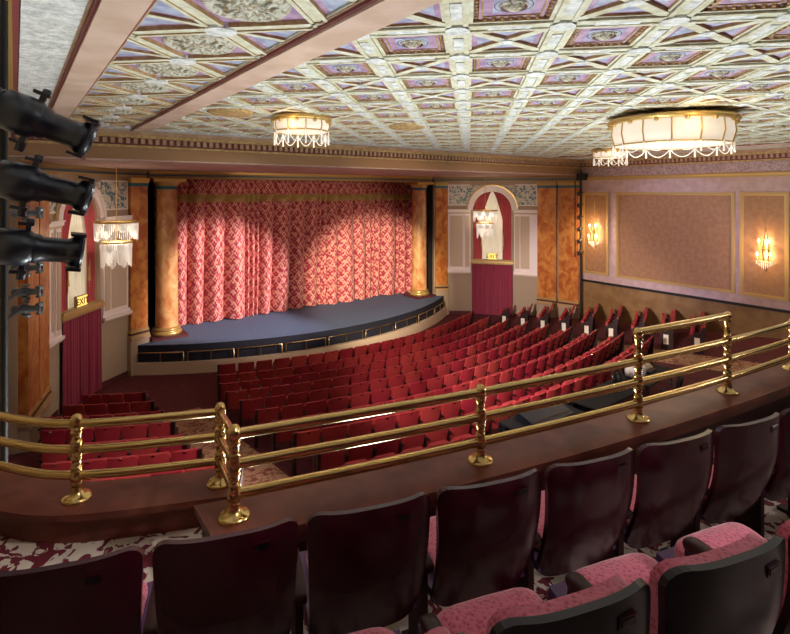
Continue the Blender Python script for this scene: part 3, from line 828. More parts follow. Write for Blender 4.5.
# main curtain
o = empty('stage_curtain', (0, 0, 0), label='large red and pink damask stage curtain hanging in folds with a gold band', category='curtain')
rnd = random.Random(11)
folds = []
xx = 0.0
while xx < 13.4:
    folds.append(xx); xx += rnd.choice((0.2, 0.3, 0.42, 0.62, 0.8)) * rnd.uniform(0.85, 1.15)
def fold_y(s):
    # rounded swells separated by sharp creases
    for i in range(len(folds) - 1):
        if folds[i] <= s < folds[i + 1]:
            t = (s - folds[i]) / (folds[i + 1] - folds[i])
            return -abs(sin(pi * t)) ** 0.7 * (0.16 + 0.42 * (folds[i + 1] - folds[i]))
    return 0
def cur(x0, x1, z0, z1, dy=0.0, amp=1.0):
    def fn(u, v):
        s = u * (x1 - x0); z = z1 + (z0 - z1) * v
        sw = 0.10 * sin(s * 0.9) * v * v
        return (x0 + s + sw * 0.6 + 0.06 * v * sin(s * 2.2), 21.85 + dy + fold_y(s + 0.12 * v) * (0.35 + 0.65 * min(1, v * 1.6)) * amp + 0.1 * sin(s * 1.3) * v, z + (0.02 * sin(s * 3) if v > 0.99 else 0))
    return fn
b = MB()
b.sheet(cur(4.4, 17.3, 1.03, 6.95), 620, 26, 0, True, lambda u, v: (u * 15.5, v * 5.9))
b.build('main_cloth', 'damask', o)
b = MB()
b.sheet(cur(4.4, 17.3, 5.98, 6.32, -0.02), 620, 4, 0, True, lambda u, v: (u * 15.5, v * 0.35))
b.build('gold_band', 'band_gold', o)

# ------------------------------------------------------------------ stalls seating
def back_slab(mb, W, z0, z1, y_at, thick, curve, rc, taper=0.0, nu=14, nv=12, mi=0, mi2=None):
    """curved chair back: rear face (towards -y) and front face"""
    H = z1 - z0
    def half(v):
        h = W / 2 * (1 - taper * (1 - v))
        dz = (v * H) - (H - rc)
        if dz > 0: h -= rc * (1 - sqrt(max(0, 1 - (dz / rc) ** 2)))
        db = rc * 0.6 - v * H
        if db > 0: h -= rc * 0.6 * (1 - sqrt(max(0, 1 - (db / (rc * 0.6)) ** 2)))
        return h
    def vv(j): return 0.5 - 0.5 * cos(pi * j)
    def pt(u, v, off):
        v2 = vv(v); h = half(v2); x = (2 * u - 1) * h
        return (x, y_at(v2) + curve * (x / (W / 2)) ** 2 + off, z0 + v2 * H)
    mb.slab(lambda u, v: pt(u, v, 0), lambda u, v: pt(u, v, thick), nu, nv, mi, mi2)

sb = MB(); back_slab(sb, 0.5, 0.36, 0.9, lambda v: -0.02 - 0.16 * v, 0.05, 0.03, 0.035, 0.04, 8, 8)
S_BACK = sb.mesh('backrest', ['seat_red'])
sb = MB(); back_slab(sb, 0.47, 0.33, 0.72, lambda v: 0.12 + 0.06 * v, 0.1, 0.0, 0.06, 0, 6, 5)
S_SEAT = sb.mesh('seat_cushion', ['seat_red'])
sb = MB(); sb.box(-0.29, -0.25, -0.12, 0.24, 0.58, 0.62); sb.box(-0.285, -0.255, -0.04, 0.14, 0.0, 0.58); sb.box(-0.29, -0.25, -0.1, 0.2, 0, 0.03)
S_ARM = sb.mesh('armrest', ['seat_frame'])
sb = MB(); sb.box(-0.03, 0.03, -0.192, -0.165, 0.865, 0.895)
S_PLATE = sb.mesh('number_plate', ['chrome'])
def end_mesh(sg, plate):
    sb = MB()
    x0, x1 = (-0.3, -0.24) if sg < 0 else (0.24, 0.3)
    prof = [(-0.16, 0), (0.2, 0), (0.24, 0.3), (0.24, 0.58), (0.16, 0.66), (-0.02, 0.7), (-0.1, 0.9), (-0.2, 0.92), (-0.16, 0.5)]
    sb.extrude([(x0, y, z) for y, z in prof], (x1 - x0, 0, 0), 0)
    xp = x0 - 0.012 if sg < 0 else x1
    sb.box(xp, xp + 0.012, -0.02, 0.14, 0.2, 0.54, 1)
    return sb.mesh('end_panel', ['seat_frame', 'end_cream' if plate else 'plinth_maroon'])
S_ENDL, S_ENDR = end_mesh(-1, False), end_mesh(1, False)
S_ENDLC = end_mesh(-1, True)
def stall_seat(x, y, z, a, label, group, end=None):
    o = empty('theater_chair', (x, y, z), -a if False else a, label=label, category='theater seat', group=group)
    inst('backrest', S_BACK, o); inst('seat_cushion', S_SEAT, o); inst('armrest', S_ARM, o)
    inst('number_plate', S_PLATE, o)
    if end is not None: inst('end_panel', end, o)
    return o
def solve_a(R, xf):
    a = 0.0
    for _ in range(12):
        a = math.asin(max(-0.95, min(0.95, (xf(AY - R * cos(a)) - AX) / R)))
    return a
def poly_x(pts, y):
    if y < pts[-1].y: return None
    for p, q in zip(pts, pts[1:]):
        if q.y <= y <= p.y: return p.x + (q.x - p.x) * (p.y - y) / (p.y - q.y)
    return pts[0].x
def left_lim(y):
    v = poly_x(ptsL, y); return 0.2 if v is None else max(0.2, v + 0.75)
def right_lim(y):
    v = poly_x(ptsR, y); return XR - 0.55 if v is None else min(XR - 0.55, v - 0.75)
def block(R, xfa, xfb, word, rowname, group, pitch=0.54, first_end=None, last_end=None, from_txt='left aisle', reverse=False, maxn=99, skip=None):
    a0, a1 = solve_a(R, xfa), solve_a(R, xfb)
    n = min(maxn, int(R * (a1 - a0) / pitch))
    if n < 1: return 0
    st = (a1 - a0) / n if maxn == 99 else pitch * 1.02 / R
    made = 0
    for i in range(n):
        a = (a0 + (i + 0.5) * st) if not reverse else (a1 - (n - i - 0.5) * pitch / R)
        x, y = AX + R * sin(a), AY - R * cos(a)
        if skip and skip(x, y, R): continue
        k = (n - 1 - i) if reverse else i
        lab = 'red %s seat, %s row from the stage, %s from the %s' % (word, rowname, ORD[k], from_txt)
        stall_seat(x, y, zf(R), a, lab, group, first_end if i == 0 else last_end if i == n - 1 else None)
        made += 1
    return made
tot = 0
for k in range(10):
    R = 14.55 + 0.97 * k
    tot += block(R, lambda y: aisle_left(y)[1] + 0.12 + 0.3 * max(0, y - 14.2), lambda y: aisle_right(y)[0] - 0.12, 'center block', ORD[k], 'red seats in the center block of the stalls', 0.55, S_ENDL, S_ENDR, 'left aisle',
                 skip=lambda x, y, R: R > 22.8 and x > 7.3)
for k in range(7):
    R = 16.8 + 0.93 * k
    tot += block(R, left_lim, lambda y: aisle_left(y)[0] - 0.12, 'left block', ORD[k], 'red seats in the left block of the stalls', 0.54, None, S_ENDR, 'left aisle', True)
for k in range(9):
    R = 15.9 + 0.97 * k
    tot += block(R, lambda y: aisle_right(y)[1] + 0.12, right_lim, 'right block', ORD[k], 'red seats in the right block of the stalls', 0.56, S_ENDLC, None, 'right aisle', False, 5)
print('stall seats', tot)

# ------------------------------------------------------------------ balcony
ZB = EYE - 2.13            # front row floor 4.27
RL0, RL1 = -0.18, 0.19    # ledge
def arc_strip(mb, Ra, Rb, x0, x1, z0, z1, mi=0, n=60):
    arc_y = front_y if Ra < 5 else globals()['arc_y']
    for i in range(n):
        xa, xb = x0 + (x1 - x0) * i / n, x0 + (x1 - x0) * (i + 1) / n
        q = [(xa, arc_y(Ra, xa)), (xb, arc_y(Ra, xb)), (xb, arc_y(Rb, xb)), (xa, arc_y(Rb, xa))]
        n0 = len(q)
        vs = [(x, y, z0) for x, y in q] + [(x, y, z1) for x, y in q]
        fs = [(4, 7, 6, 5), (0, 1, 2, 3), (1, 0, 4, 5), (3, 2, 6, 7)]
        if i == 0: fs.append((0, 3, 7, 4))
        if i == n - 1: fs.append((2, 1, 5, 6))
        mb.add(vs, fs, mi)
b = MB()
arc_strip(b, 29.05, 30.12, XL, XR, 3.8, ZB)
arc_strip(b, 30.12, 31.05, XL, XR, 3.8, ZB + 0.185)
arc_strip(b, 31.05, 33.5, XL, XR, 3.8, ZB + 0.45)
b.prism([(XL, 2.2), (1.0, 2.4), (1.3, 3.1), (1.2, 3.35), (0.35, 3.7), (-0.1, 4.15), (XL, 4.7)], 3.8, ZB)
b.build('floor_balcony', 'floral_carpet', kind='structure', label='stepped balcony floor with cream and red floral carpet')
b = MB()
arc_strip(b, -0.1, 0.11, 0.82, XR, 3.6, EYE - 1.75 - 0.06)
arc_strip(b, -0.13, -0.1, 0.8, XR, 3.5, 4.3)
b.build('wall_balcony', 'wood_dark', kind='structure', label='dark wooden balcony parapet under the ledge')
b = MB()
arc_strip(b, RL0, RL1, 0.8, XR, EYE - 1.79, EYE - 1.75)
arc_strip(b, RL0 + 0.03, RL1 - 0.03, 0.83, XR, EYE - 1.83, EYE - 1.79)
arc_strip(b, RL0 + 0.05, RL1 - 0.055, 0.84, XR, EYE - 1.88, EYE - 1.83)
trim(b, 'wood_ledge', 'polished wooden ledge along the balcony front under the brass railing')
def smooth_path(ctrl, n=40):
    out = []
    P_ = [Vector(p) for p in ctrl]; P_ = [2 * P_[0] - P_[1]] + P_ + [2 * P_[-1] - P_[-2]]
    for i in range(1, len(P_) - 2):
        for k in range(n):
            t = k / n
            a, b_, c, d = P_[i - 1:i + 3]
            out.append(0.5 * ((2 * b_) + (c - a) * t + (2 * a - 5 * b_ + 4 * c - d) * t * t + (3 * b_ - a - 3 * c + d) * t ** 3))
    out.append(P_[-2]); return out
LP = smooth_path([(1.2, 3.33), (1.085, 3.385), (0.31, 3.75), (-0.08, 4.18), (-0.45, 4.8)], 10)
ZL = EYE - 1.917
def path_strip(mb, path, o0, o1, z0, z1, mi=0):
    vs = []
    for i, p in enumerate(path):
        t = (path[min(i + 1, len(path) - 1)] - path[max(0, i - 1)]).normalized(); n = Vector((t.y, -t.x))
        for oo, z in ((o0, z0), (o1, z0), (o1, z1), (o0, z1)): vs.append((p.x + n.x * oo, p.y + n.y * oo, z))
    k = len(path)
    fs = [(4 * i + j, 4 * i + (j + 1) % 4, 4 * i + 4 + (j + 1) % 4, 4 * i + 4 + j) for i in range(k - 1) for j in range(4)] + [(0, 1, 2, 3), (4 * k - 1, 4 * k - 2, 4 * k - 3, 4 * k - 4)]
    mb.add(vs, fs, mi)
b = MB()
path_strip(b, LP, -0.17, 0.19, ZL - 0.04, ZL); path_strip(b, LP, -0.14, 0.16, ZL - 0.08, ZL - 0.04); path_strip(b, LP, -0.1, 0.12, 3.6, ZL - 0.08)
trim(b, 'wood_ledge', 'lower curved wooden ledge of the side box at the left')

def flange(mb, x, y, z):
    mb.lathe([(0.085, 0), (0.085, 0.012), (0.07, 0.022), (0.045, 0.03), (0.035, 0.06), (0.03, 0.08)], 20, 0, Matrix.Translation((x, y, z)))
def post(parent, x, y, z0, zs_rails, ztop):
    o_ = MB(); prof = [(0.026, z0 + 0.02)]
    for zr in sorted(zs_rails):
        prof += [(0.026, zr - 0.06), (0.033, zr - 0.055), (0.033, zr - 0.045), (0.027, zr - 0.04), (0.036, zr - 0.025), (0.038, zr), (0.036, zr + 0.025), (0.027, zr + 0.04), (0.033, zr + 0.045), (0.033, zr + 0.055), (0.026, zr + 0.06)]
    prof = [p for p in prof if p[1] < ztop]
    prof += [(0.03, ztop), (0.024, ztop + 0.015), (0.0005, ztop + 0.024)]
    o_.lathe(prof, 18, 0, Matrix.Translation((x, y, 0)))
    po = o_.build('post', 'brass', parent)
    f = MB(); flange(f, x, y, z0); f.build('flange', 'brass', po)
RZ = [EYE - 1.303, EYE - 1.465, EYE - 1.626]
RP = 28.86
ro_ = empty('balcony_railing', (0.947, 2.72, EYE - 1.75), label='three-bar brass railing on the main balcony ledge, with a taller bar at the aisle', category='railing')
ro_.location = (0, 0, 0)
px = [0.947, 2.43, 3.85, 5.0, 6.15, 7.4, 8.9, 10.8]
for i, x in enumerate(px):
    tall = i in (2, 3)
    post(ro_, x, front_y(0, x), EYE - 1.75, RZ + ([EYE - 1.08] if tall else []), EYE - 1.08 + 0.012 if tall else RZ[0] + 0.03)
for z in RZ:
    b = MB(); b.tube([(x, front_y(0, x), z) for x in [0.947 + (10.8 - 0.947) * i / 50 for i in range(51)]], 0.028, 12); b.build('rail', 'brass', ro_)
b = MB(); b.tube([(x, front_y(0, x), EYE - 1.08) for x in [3.85 + 1.15 * i / 10 for i in range(11)]], 0.029, 12); b.build('aisle_rail', 'brass', ro_)
lo_ = empty('box_railing', (0, 0, 0), label='curved brass railing on the lower side box ledge at the left', category='railing')
LZ = [ZL + 0.467, ZL + 0.305, ZL + 0.145]
for (x, y) in ((1.085, 3.385), (0.31, 3.75), (-0.42, 4.74)):
    post(lo_, x, y, ZL, LZ, LZ[0] + 0.04)
lp = [p for p in LP if p.x <= 1.086]
for z in LZ:
    b = MB(); b.tube([(p.x, p.y, z) for p in lp], 0.026, 12); b.build('rail', 'brass', lo_)
for k in range(3):
    b = MB(); b.tube([(1.085, 3.385, LZ[k]), (0.947, front_y(0, .947), RZ[k])], 0.02, 10); b.build('link_rail', 'brass', lo_)

# balcony seats
def shell_y(v): return 0.03 - 0.15 * v - 0.05 * sin(pi * v)
def puffy(mb, c, a, e=0.35, nu=28, nv=14, mi=0):
    """rounded cushion"""
    f = lambda w_, m_: (abs(w_) ** m_) * (1 if w_ >= 0 else -1)
    vs = []
    for j in range(nv + 1):
        ph = -pi / 2 + pi * j / nv
        for i in range(nu):
            th = 2 * pi * i / nu
            vs.append((c[0] + a[0] * f(cos(ph), 0.5) * f(cos(th), e), c[1] + a[1] * f(cos(ph), 0.5) * f(sin(th), e), c[2] + a[2] * f(sin(ph), 0.7)))
    mb.add(vs, [(j * nu + i, j * nu + (i + 1) % nu, (j + 1) * nu + (i + 1) % nu, (j + 1) * nu + i) for j in range(nv) for i in range(nu)], mi, True)
def back4(mb, W, z0, z1, y_at, thick, curve, rc, taper, nu, nv):
    H = z1 - z0
    def half(v):
        h = W / 2 * (1 - taper * (1 - v)); dz = v * H - (H - rc); db = rc * 1.1 - v * H
        if dz > 0: h -= rc * (1 - sqrt(max(0, 1 - (dz / rc) ** 2)))
        if db > 0: h -= rc * 1.1 * (1 - sqrt(max(0, 1 - (db / (rc * 1.1)) ** 2)))
        return h
    def pt(u, v, off):
        v2 = 0.5 - 0.5 * cos(pi * v); t = sin((u - 0.5) * pi); x = t * half(v2)
        return (x, y_at(v2) + curve * abs(x / (W / 2)) ** 3.2 + off, z0 + v2 * H)
    mb.slab(lambda u, v: pt(u, v, 0), lambda u, v: pt(u, v, thick), nu, nv)
sb = MB(); back4(sb, 0.525, 0.27, 0.88, shell_y, 0.025, 0.06, 0.06, 0.12, 26, 20)
B_SHELL = sb.mesh('back_shell', ['shell'])
sb = MB(); back4(sb, 0.505, 0.30, 0.88, shell_y, 0.025, 0.055, 0.07, 0.10, 26, 20)
B_SHELL2 = sb.mesh('back_shell', ['shell_black'])
def pad_mesh(top, W, th):
    sb = MB(); back4(sb, W, 0.42, top, lambda v: shell_y((0.42 + v * (top - 0.42) - 0.3) / 0.58) + 0.03, th, 0.06 * (W / 0.49) ** 3.2, 0.07, 0.05, 20, 14)
    return sb.mesh('back_pad', ['velvet_pink'])
B_PAD1, B_PAD2 = pad_mesh(0.74, 0.29, 0.025), pad_mesh(0.855, 0.45, 0.06)
SEATT = Matrix.Translation((0, 0.24, 0.43)) @ Matrix.Rotation(R_(10), 4, 'X')
sb = MB(SEATT); puffy(sb, (0, 0, 0), (0.215, 0.22, 0.06))
B_SEAT = sb.mesh('seat_cushion', ['velvet_pink'])
sb = MB(); puffy(sb, (0, 0.25, 0.385), (0.20, 0.21, 0.045))
B_SEAT1 = sb.mesh('seat_cushion', ['velvet_pink'])
sb = MB(); sb.box(-0.235, 0.235, 0.04, 0.48, 0.31, 0.355)
B_PAN1 = sb.mesh('seat_pan', ['pan_purple'])
sb = MB(SEATT); sb.box(-0.235, 0.235, -0.18, 0.235, -0.085, -0.04)
B_PAN = sb.mesh('seat_pan', ['pan_purple'])
sb = MB(); puffy(sb, (0, 0.16, 0.60), (0.03, 0.15, 0.03), 0.3, 16, 8); sb.box(-0.016, 0.016, 0.04, 0.3, 0.0, 0.6); sb.box(-0.03, 0.03, 0.02, 0.34, 0, 0.025)
B_ARM = sb.mesh('armrest', ['wood_dark'])
sb = MB(); puffy(sb, (0, 0.14, 0.5), (0.03, 0.16, 0.03), 0.3, 16, 8); sb.box(-0.016, 0.016, 0.04, 0.2, 0.0, 0.5); sb.box(-0.03, 0.03, 0.02, 0.26, 0, 0.025)
B_ARM1 = sb.mesh('armrest', ['wood_dark'])
sb = MB(); sb.box(-0.03, 0.03, -0.006, 0.004, -0.016, 0.016, 0); sb.box(-0.022, 0.022, -0.008, 0.0, -0.009, 0.009, 1)
B_NUM = sb.mesh('number_plate', ['shell', 'shell_black'])
def balcony_seat(R, a, z, label, group, second=False):
    x, y = AX + R * sin(a), AY - R * cos(a)
    o = empty('balcony_chair', (x, y, z), a, label=label, category='theater seat', group=group)
    inst('back_shell', B_SHELL2 if second else B_SHELL, o)
    inst('back_pad', B_PAD2 if second else B_PAD1, o)
    c = inst('seat_cushion', B_SEAT if second else B_SEAT1, o); inst('seat_pan', B_PAN if second else B_PAN1, c)
    inst('armrest', B_ARM if second else B_ARM1, o, (-0.275, 0, 0))
    q = inst('number_plate', B_NUM, o, (0.12, shell_y(0.9) + 0.075 * (0.12 / 0.245) ** 3.2 - 0.002, 0.30 + 0.9 * 0.58)); q.rotation_euler = (0.12, 0, 0.1)
    return o
names1 = ['', 'at the bottom left corner of the frame', 'left of the ledge corner, beside the bright gap', 'just below the corner post of the ledge', 'second to the right of the corner post', 'below the second ledge post', 'between the second and third ledge posts', 'below the third ledge post', 'below the taller aisle rail', 'below the fourth ledge post', 'beyond the taller aisle rail']
aref = math.atan2(1.88 - AX, AY - 1.45) - 0.22 / 29.9
for k in range(1, 11):
    a = aref + (k - 5) * 0.55 / 29.9
    balcony_seat(29.79, a, ZB, 'glossy burgundy front row balcony seat ' + names1[k], 'front row balcony seats')
names2 = ['cut by the bottom edge, leftmost of its row', 'with black shell, middle one of its row', 'with black shell, largest in view', 'cut by the right edge']
aref2 = math.atan2(1.38 - AX, AY - 0.673) - 0.22 / 30.77
for k in range(4):
    a = aref2 + (k - 1) * 0.55 / 30.77
    balcony_seat(30.65, a, ZB + 0.185, 'second row pink velvet balcony seat ' + names2[k], 'second row balcony seats', True)

# ------------------------------------------------------------------ chandeliers
def ceiling_light(x, y, D, zt, drum, swag, label, npan, energy):
    o = empty('ceiling_chandelier', (x, y, zt), label=label, category='chandelier', group='round lights on the ceiling')
    r = D / 2
    b = MB(); b.lathe([(r * 0.7, 0.06), (r * 1.02, 0.02), (r * 1.06, -0.02), (r * 1.06, -0.05), (r * 1.0, -0.08), (r * 0.95, -0.08)], 48)
    b.build('ring', 'gold', o)
    b = MB(); b.lathe([(r * 0.95, -0.08), (r * 0.97, -0.08 - drum * 0.5), (r * 0.92, -0.08 - drum), (r * 0.5, -0.1 - drum), (0.001, -0.1 - drum)], 48, caps=False)
    g = b.build('glass_drum', 'frost', o)
    b = MB()
    for k in range(npan):
        th = 2 * pi * k / npan
        b.tube([(r * q * cos(th), r * q * sin(th), z) for q, z in ((0.965, -0.08), (0.985, -0.08 - drum * .5), (0.935, -0.08 - drum))], 0.014, 5)
        b.ball((r * 1.0 * cos(th + pi / npan), r * 1.0 * sin(th + pi / npan), -0.09), 0.045, n=8)
    b.tube([(r * 0.935 * cos(2 * pi * k / 48), r * 0.935 * sin(2 * pi * k / 48), -0.08 - drum) for k in range(48)], 0.015, 5, closed=True)
    b.build('glass_bars', 'gold', o)
    b = MB()
    for k in range(npan):
        t0, t1 = 2 * pi * k / npan, 2 * pi * (k + 1) / npan
        pts = []
        for j in range(13):
            t = j / 12; th = t0 + (t1 - t0) * t
            pts.append((r * 0.96 * cos(th), r * 0.96 * sin(th), -0.08 - drum - swag * (1 - (2 * t - 1) ** 2)))
        b.tube(pts, 0.01, 4)
        b.tube([(r * 0.96 * cos(t0), r * 0.96 * sin(t0), -0.08 - drum), (r * 0.96 * cos(t0), r * 0.96 * sin(t0), -0.08 - drum - swag * 1.15)], [0.014, 0.02], 5)
    b.build('bead_swags', 'crystal', o)
    light('chandelier_glow', 'POINT', (x, y, zt - drum - 0.7), energy, WARM, shadow_soft_size=r * 0.6)
    light('chandelier_glow', 'POINT', (x - r * 0.9, y - r * 0.9, zt - 0.22), energy * 0.24, (1, 0.68, 0.3), shadow_soft_size=0.1)
    light('chandelier_glow', 'POINT', (x + r * 0.6, y + r * 1.0, zt - 0.22), energy * 0.24, (1, 0.68, 0.3), shadow_soft_size=0.1)
ceiling_light(10.45, 4.85, 2.22, ZC - 0.1, 0.42, 0.17, 'largest round frosted chandelier with bead swags, in the middle of the ceiling', 14, 34)
ceiling_light(4.7, 9.5, 1.15, ZC - 0.02, 0.2, 0.24, 'small round beaded ceiling chandelier above the left aisle near the stage cornice', 10, 16)
ceiling_light(17.2, 10.1, 1.2, ZC - 0.02, 0.2, 0.24, 'small round beaded ceiling chandelier farthest back toward the right wall cornice', 10, 16)
for x, y, r, lab in ((7.35, 9.4, 0.42, 'flat round ceiling vent plate between the two chandeliers'), (3.3, 9.7, 0.42, 'flat round ceiling vent plate left of the small chandelier')):
    b = MB(); b.lathe([(r, 0.06), (r, 0.0), (r * 0.85, -0.03), (r * 0.6, -0.01), (r * 0.3, -0.03), (0.001, -0.03)], 32, 0, Matrix.Translation((x, y, ZC - 0.02)), caps=False)
    b.build('ceiling_vent', 'plaster_gold', label=lab, category='vent')

def arch_chandelier(x, y, label):
    o = empty('arch_chandelier', (x, y, EYE - 0.9), label=label, category='chandelier', group='crystal chandeliers in front of the arches')
    b = MB(); b.tube([(0, 0, 0), (0, 0, ZS - EYE + 0.9)], 0.015, 6); b.build('chain', 'brass_thin', o)
    for r, z0, h, nm in ((0.6, 0.0, 0.62, 'upper_tier'), (0.42, -0.62, 0.82, 'lower_tier')):
        b = MB()
        b.tube([(r * cos(2 * pi * k / 40), r * sin(2 * pi * k / 40), z0 - 0.03) for k in range(40)], 0.03, 6, closed=True)
        for k in range(6): b.tube([(0, 0, z0 + 0.02), (r * cos(k * pi / 3), r * sin(k * pi / 3), z0 - 0.03)], 0.012, 5)
        t = b.build(nm, 'gold', o)
        b = MB()
        ns = 64
        for k in range(ns):
            th = 2 * pi * k / ns
            l = h * (0.62 + 0.36 * abs(sin(th * 4)))
            b.tube([(r * cos(th), r * sin(th), z0 - 0.04), (r * 0.99 * cos(th), r * .99 * sin(th), z0 - l)], [0.016, 0.012], 4)
        for k in range(8):
            th = 2 * pi * k / 8 + 0.2
            b.lathe([(0.06, z0 - 0.32), (0.12, z0 - 0.24), (0.13, z0 - 0.12), (0.1, z0 - 0.07)], 10, 0, Matrix.Translation((r * 0.82 * cos(th), r * 0.82 * sin(th), 0)))
        b.build('crystal_strands', 'crystal', t)
    b = MB(); b.tube([(0, 0, 0.02), (0, 0, -0.64)], 0.02, 6); b.build('stem', 'brass_thin', o)
    light('arch_glow', 'POINT', (x, y, EYE - 1.5), 45, (1, 0.85, 0.65), shadow_soft_size=0.3)
arch_chandelier(2.52, 17.8, 'two-tier crystal chandelier hanging before the left arch')
arch_chandelier(2 * AX - 2.5, 17.8, 'two-tier crystal chandelier hanging before the right arch')

# ------------------------------------------------------------------ wall sconces
def sconce(y, z, lab):
    o = empty('wall_sconce', (XR - 0.05, y, z), label=lab, category='sconce', group='sconces on the right wall')
    b = MB(); b.lathe([(0.02, -0.75), (0.05, -0.6), (0.09, -0.4), (0.12, 0), (0.07, 0.35), (0.03, 0.6), (0.01, 0.7)], 12, 0, Matrix.Scale(0.35, 4, (1, 0, 0)))
    b.tube([(-0.02, 0, 0.6), (-0.02, 0, 1.5)], 0.012, 5)
    b.build('backplate', 'brass_thin', o)
    for k, (dy, dz) in enumerate(((-0.2, -0.28), (0.2, -0.28), (-0.15, 0.2), (0.15, 0.2))):
        b = MB(); b.tube([(-0.03, 0, dz - 0.1), (-0.16, dy * 0.5, dz - 0.16), (-0.2, dy, dz - 0.04), (-0.2, dy, dz)], 0.014, 6); b.lathe([(0.02, dz), (0.05, dz + 0.01), (0.05, dz + 0.02), (0.016, dz + 0.03), (0.016, dz + 0.09)], 8, 0, Matrix.Translation((-0.2, dy, 0)))
        a = b.build('arm', 'brass_thin', o)
        b = MB(); b.lathe([(0.012, dz + 0.09), (0.035, dz + 0.13), (0.03, dz + 0.18), (0.004, dz + 0.23)], 8, 0, Matrix.Translation((-0.2, dy, 0))); b.build('bulb', 'bulb', a)
        for q in range(3):
            pass
    b = MB()
    for k in range(10):
        yy = -0.25 + 0.5 * k / 9
        b.tube([(-0.12, yy, -0.38), (-0.12, yy, -0.5 - 0.18 * (1 - abs(k - 4.5) / 4.5))], [0.014, 0.008], 4)
    b.build('crystal_drops', 'crystal', o)
    light('sconce_glow', 'POINT', (XR - 0.42, y, z + 0.28), 38, (1, 0.66, 0.34), shadow_soft_size=0.08)
    light('sconce_glow', 'POINT', (XR - 0.42, y, z - 0.22), 38, (1, 0.66, 0.34), shadow_soft_size=0.08)
sconce(13.47, EYE - 1.9, 'lit candle sconce on the panel nearest the stage')
sconce(6.74, EYE - 2.1, 'lit candle sconce on the panel at the right edge')

# ------------------------------------------------------------------ lighting booms
def lantern(loc, direction, L, r, label, group, matn='black_metal', up=(0, 0, 1)):
    """ellipsoidal stage lantern; the lens end points along direction"""
    d = Vector(direction).normalized()
    q = d.to_track_quat('X', 'Z')
    o = empty('stage_lantern', loc, label=label, category='stage light', group=group)
    o.rotation_mode = 'QUATERNION'; o.rotation_quaternion = q
    TX = Matrix.Rotation(pi / 2, 4, 'Y')    # lathe axis z -> x
    b = MB(TX)
    b.lathe([(0.25 * r, -0.5 * L), (0.7 * r, -0.49 * L), (0.78 * r, -0.42 * L), (0.78 * r, -0.3 * L), (0.95 * r, -0.28 * L), (1.0 * r, -0.12 * L), (0.98 * r, 0.0), (0.85 * r, 0.03 * L), (0.8 * r, 0.05 * L)], 24)
    for k in range(5): b.lathe([(0.82 * r, (-0.47 + 0.035 * k) * L), (0.86 * r, (-0.462 + 0.035 * k) * L), (0.82 * r, (-0.455 + 0.035 * k) * L)], 24)
    b.build('lamp_housing', matn, o)
    b = MB(TX)
    b.lathe([(0.8 * r, 0.03 * L), (0.82 * r, 0.08 * L), (0.68 * r, 0.12 * L), (0.66 * r, 0.34 * L), (0.72 * r, 0.36 * L), (0.84 * r, 0.40 * L), (0.86 * r, 0.5 * L), (0.72 * r, 0.5 * L), (0.7 * r, 0.44 * L)], 24)
    bb = b.build('lens_barrel', matn, o)
    b = MB(TX); b.lathe([(0.001, 0.455 * L), (0.4 * r, 0.47 * L), (0.7 * r, 0.45 * L)], 20, caps=False); b.build('lens', 'lens_glass', bb)
    b = MB()
    for z in (-1, 1):
        b.box(0.36 * L, 0.5 * L, -0.95 * r, 0.95 * r, z * 0.95 * r - 0.01, z * 0.95 * r + 0.01)
    b.box(0.455 * L, 0.475 * L, -0.95 * r, -0.85 * r, -0.95 * r, 0.95 * r); b.box(0.455 * L, 0.475 * L, 0.85 * r, 0.95 * r, -0.95 * r, 0.95 * r)
    b.build('gel_frame', matn, o)
    for z in (-1.0, 1.0):
        b = MB(); b.box(-0.12 * L, 0.02 * L, -0.03, 0.03, z * 1.3 * r - 0.012, z * 1.3 * r + 0.012)
        b.box(-0.05 * L, 0.0, -0.025, 0.025, min(z * 1.3 * r, z * 0.9 * r), max(z * 1.3 * r, z * 0.9 * r))
        if z > 0: b.lathe([(0.03, 1.3 * r), (0.03, 1.55 * r), (0.02, 1.6 * r)], 10, 0, Matrix.Translation((-0.02 * L, 0, 0)))
        else: b.lathe([(0.03, -1.7 * r), (0.035, -1.28 * r)], 10, 0, Matrix.Translation((-0.02 * L, 0, 0)))
        b.build('clamp_knob', matn, o)
    b = MB(); 
    b.tube([(-0.02 * L, 1.05 * r, 0), (-0.05 * L, 1.2 * r, 0), (-0.45 * L, 1.35 * r, 0.0), (-0.62 * L, 1.1 * r, 0)], 0.018, 8)
    b.build('yoke', matn, o)
    return o
def to_world(px_, py_, d):
    c, s_ = cos(R_(36.7)), sin(R_(36.7))
    lat = (px_ - 395) / 510 * d
    return Vector((lat * c + d * s_, -lat * s_ + d * c, EYE - (py_ - 192) / 510 * d))
def cdir(lat, dep, up):
    c, s_ = cos(R_(36.7)), sin(R_(36.7))
    return Vector((lat * c + dep * s_, -lat * s_ + dep * c, up))
o = empty('lighting_boom', (-0.07, 5.04, 0), label='black upright lighting pipe at the left edge carrying the big lanterns', category='pipe')
b = MB(); b.tube([(0, 0, 0.0), (0, 0, ZC - 0.02)], 0.03, 10); b.lathe([(0.2, 0), (0.2, 0.03), (0.05, 0.05)], 16); b.build('pipe', 'black_paint', o)
BOOM = o
def crossbar(p, q, par, m='black_metal'):
    b = MB(); b.tube([p, q], 0.016, 6); b.build('crossbar', m, par)
lantern(to_world(36, 120, 3.75), cdir(0.9, 0.45, -0.40), 0.76, 0.15, 'topmost of the three big black lanterns at the left edge', 'big lanterns on the left boom')
lantern(to_world(33, 185, 3.75), cdir(0.92, 0.45, -0.26), 0.76, 0.14, 'middle one of the three big black lanterns at the left edge', 'big lanterns on the left boom')
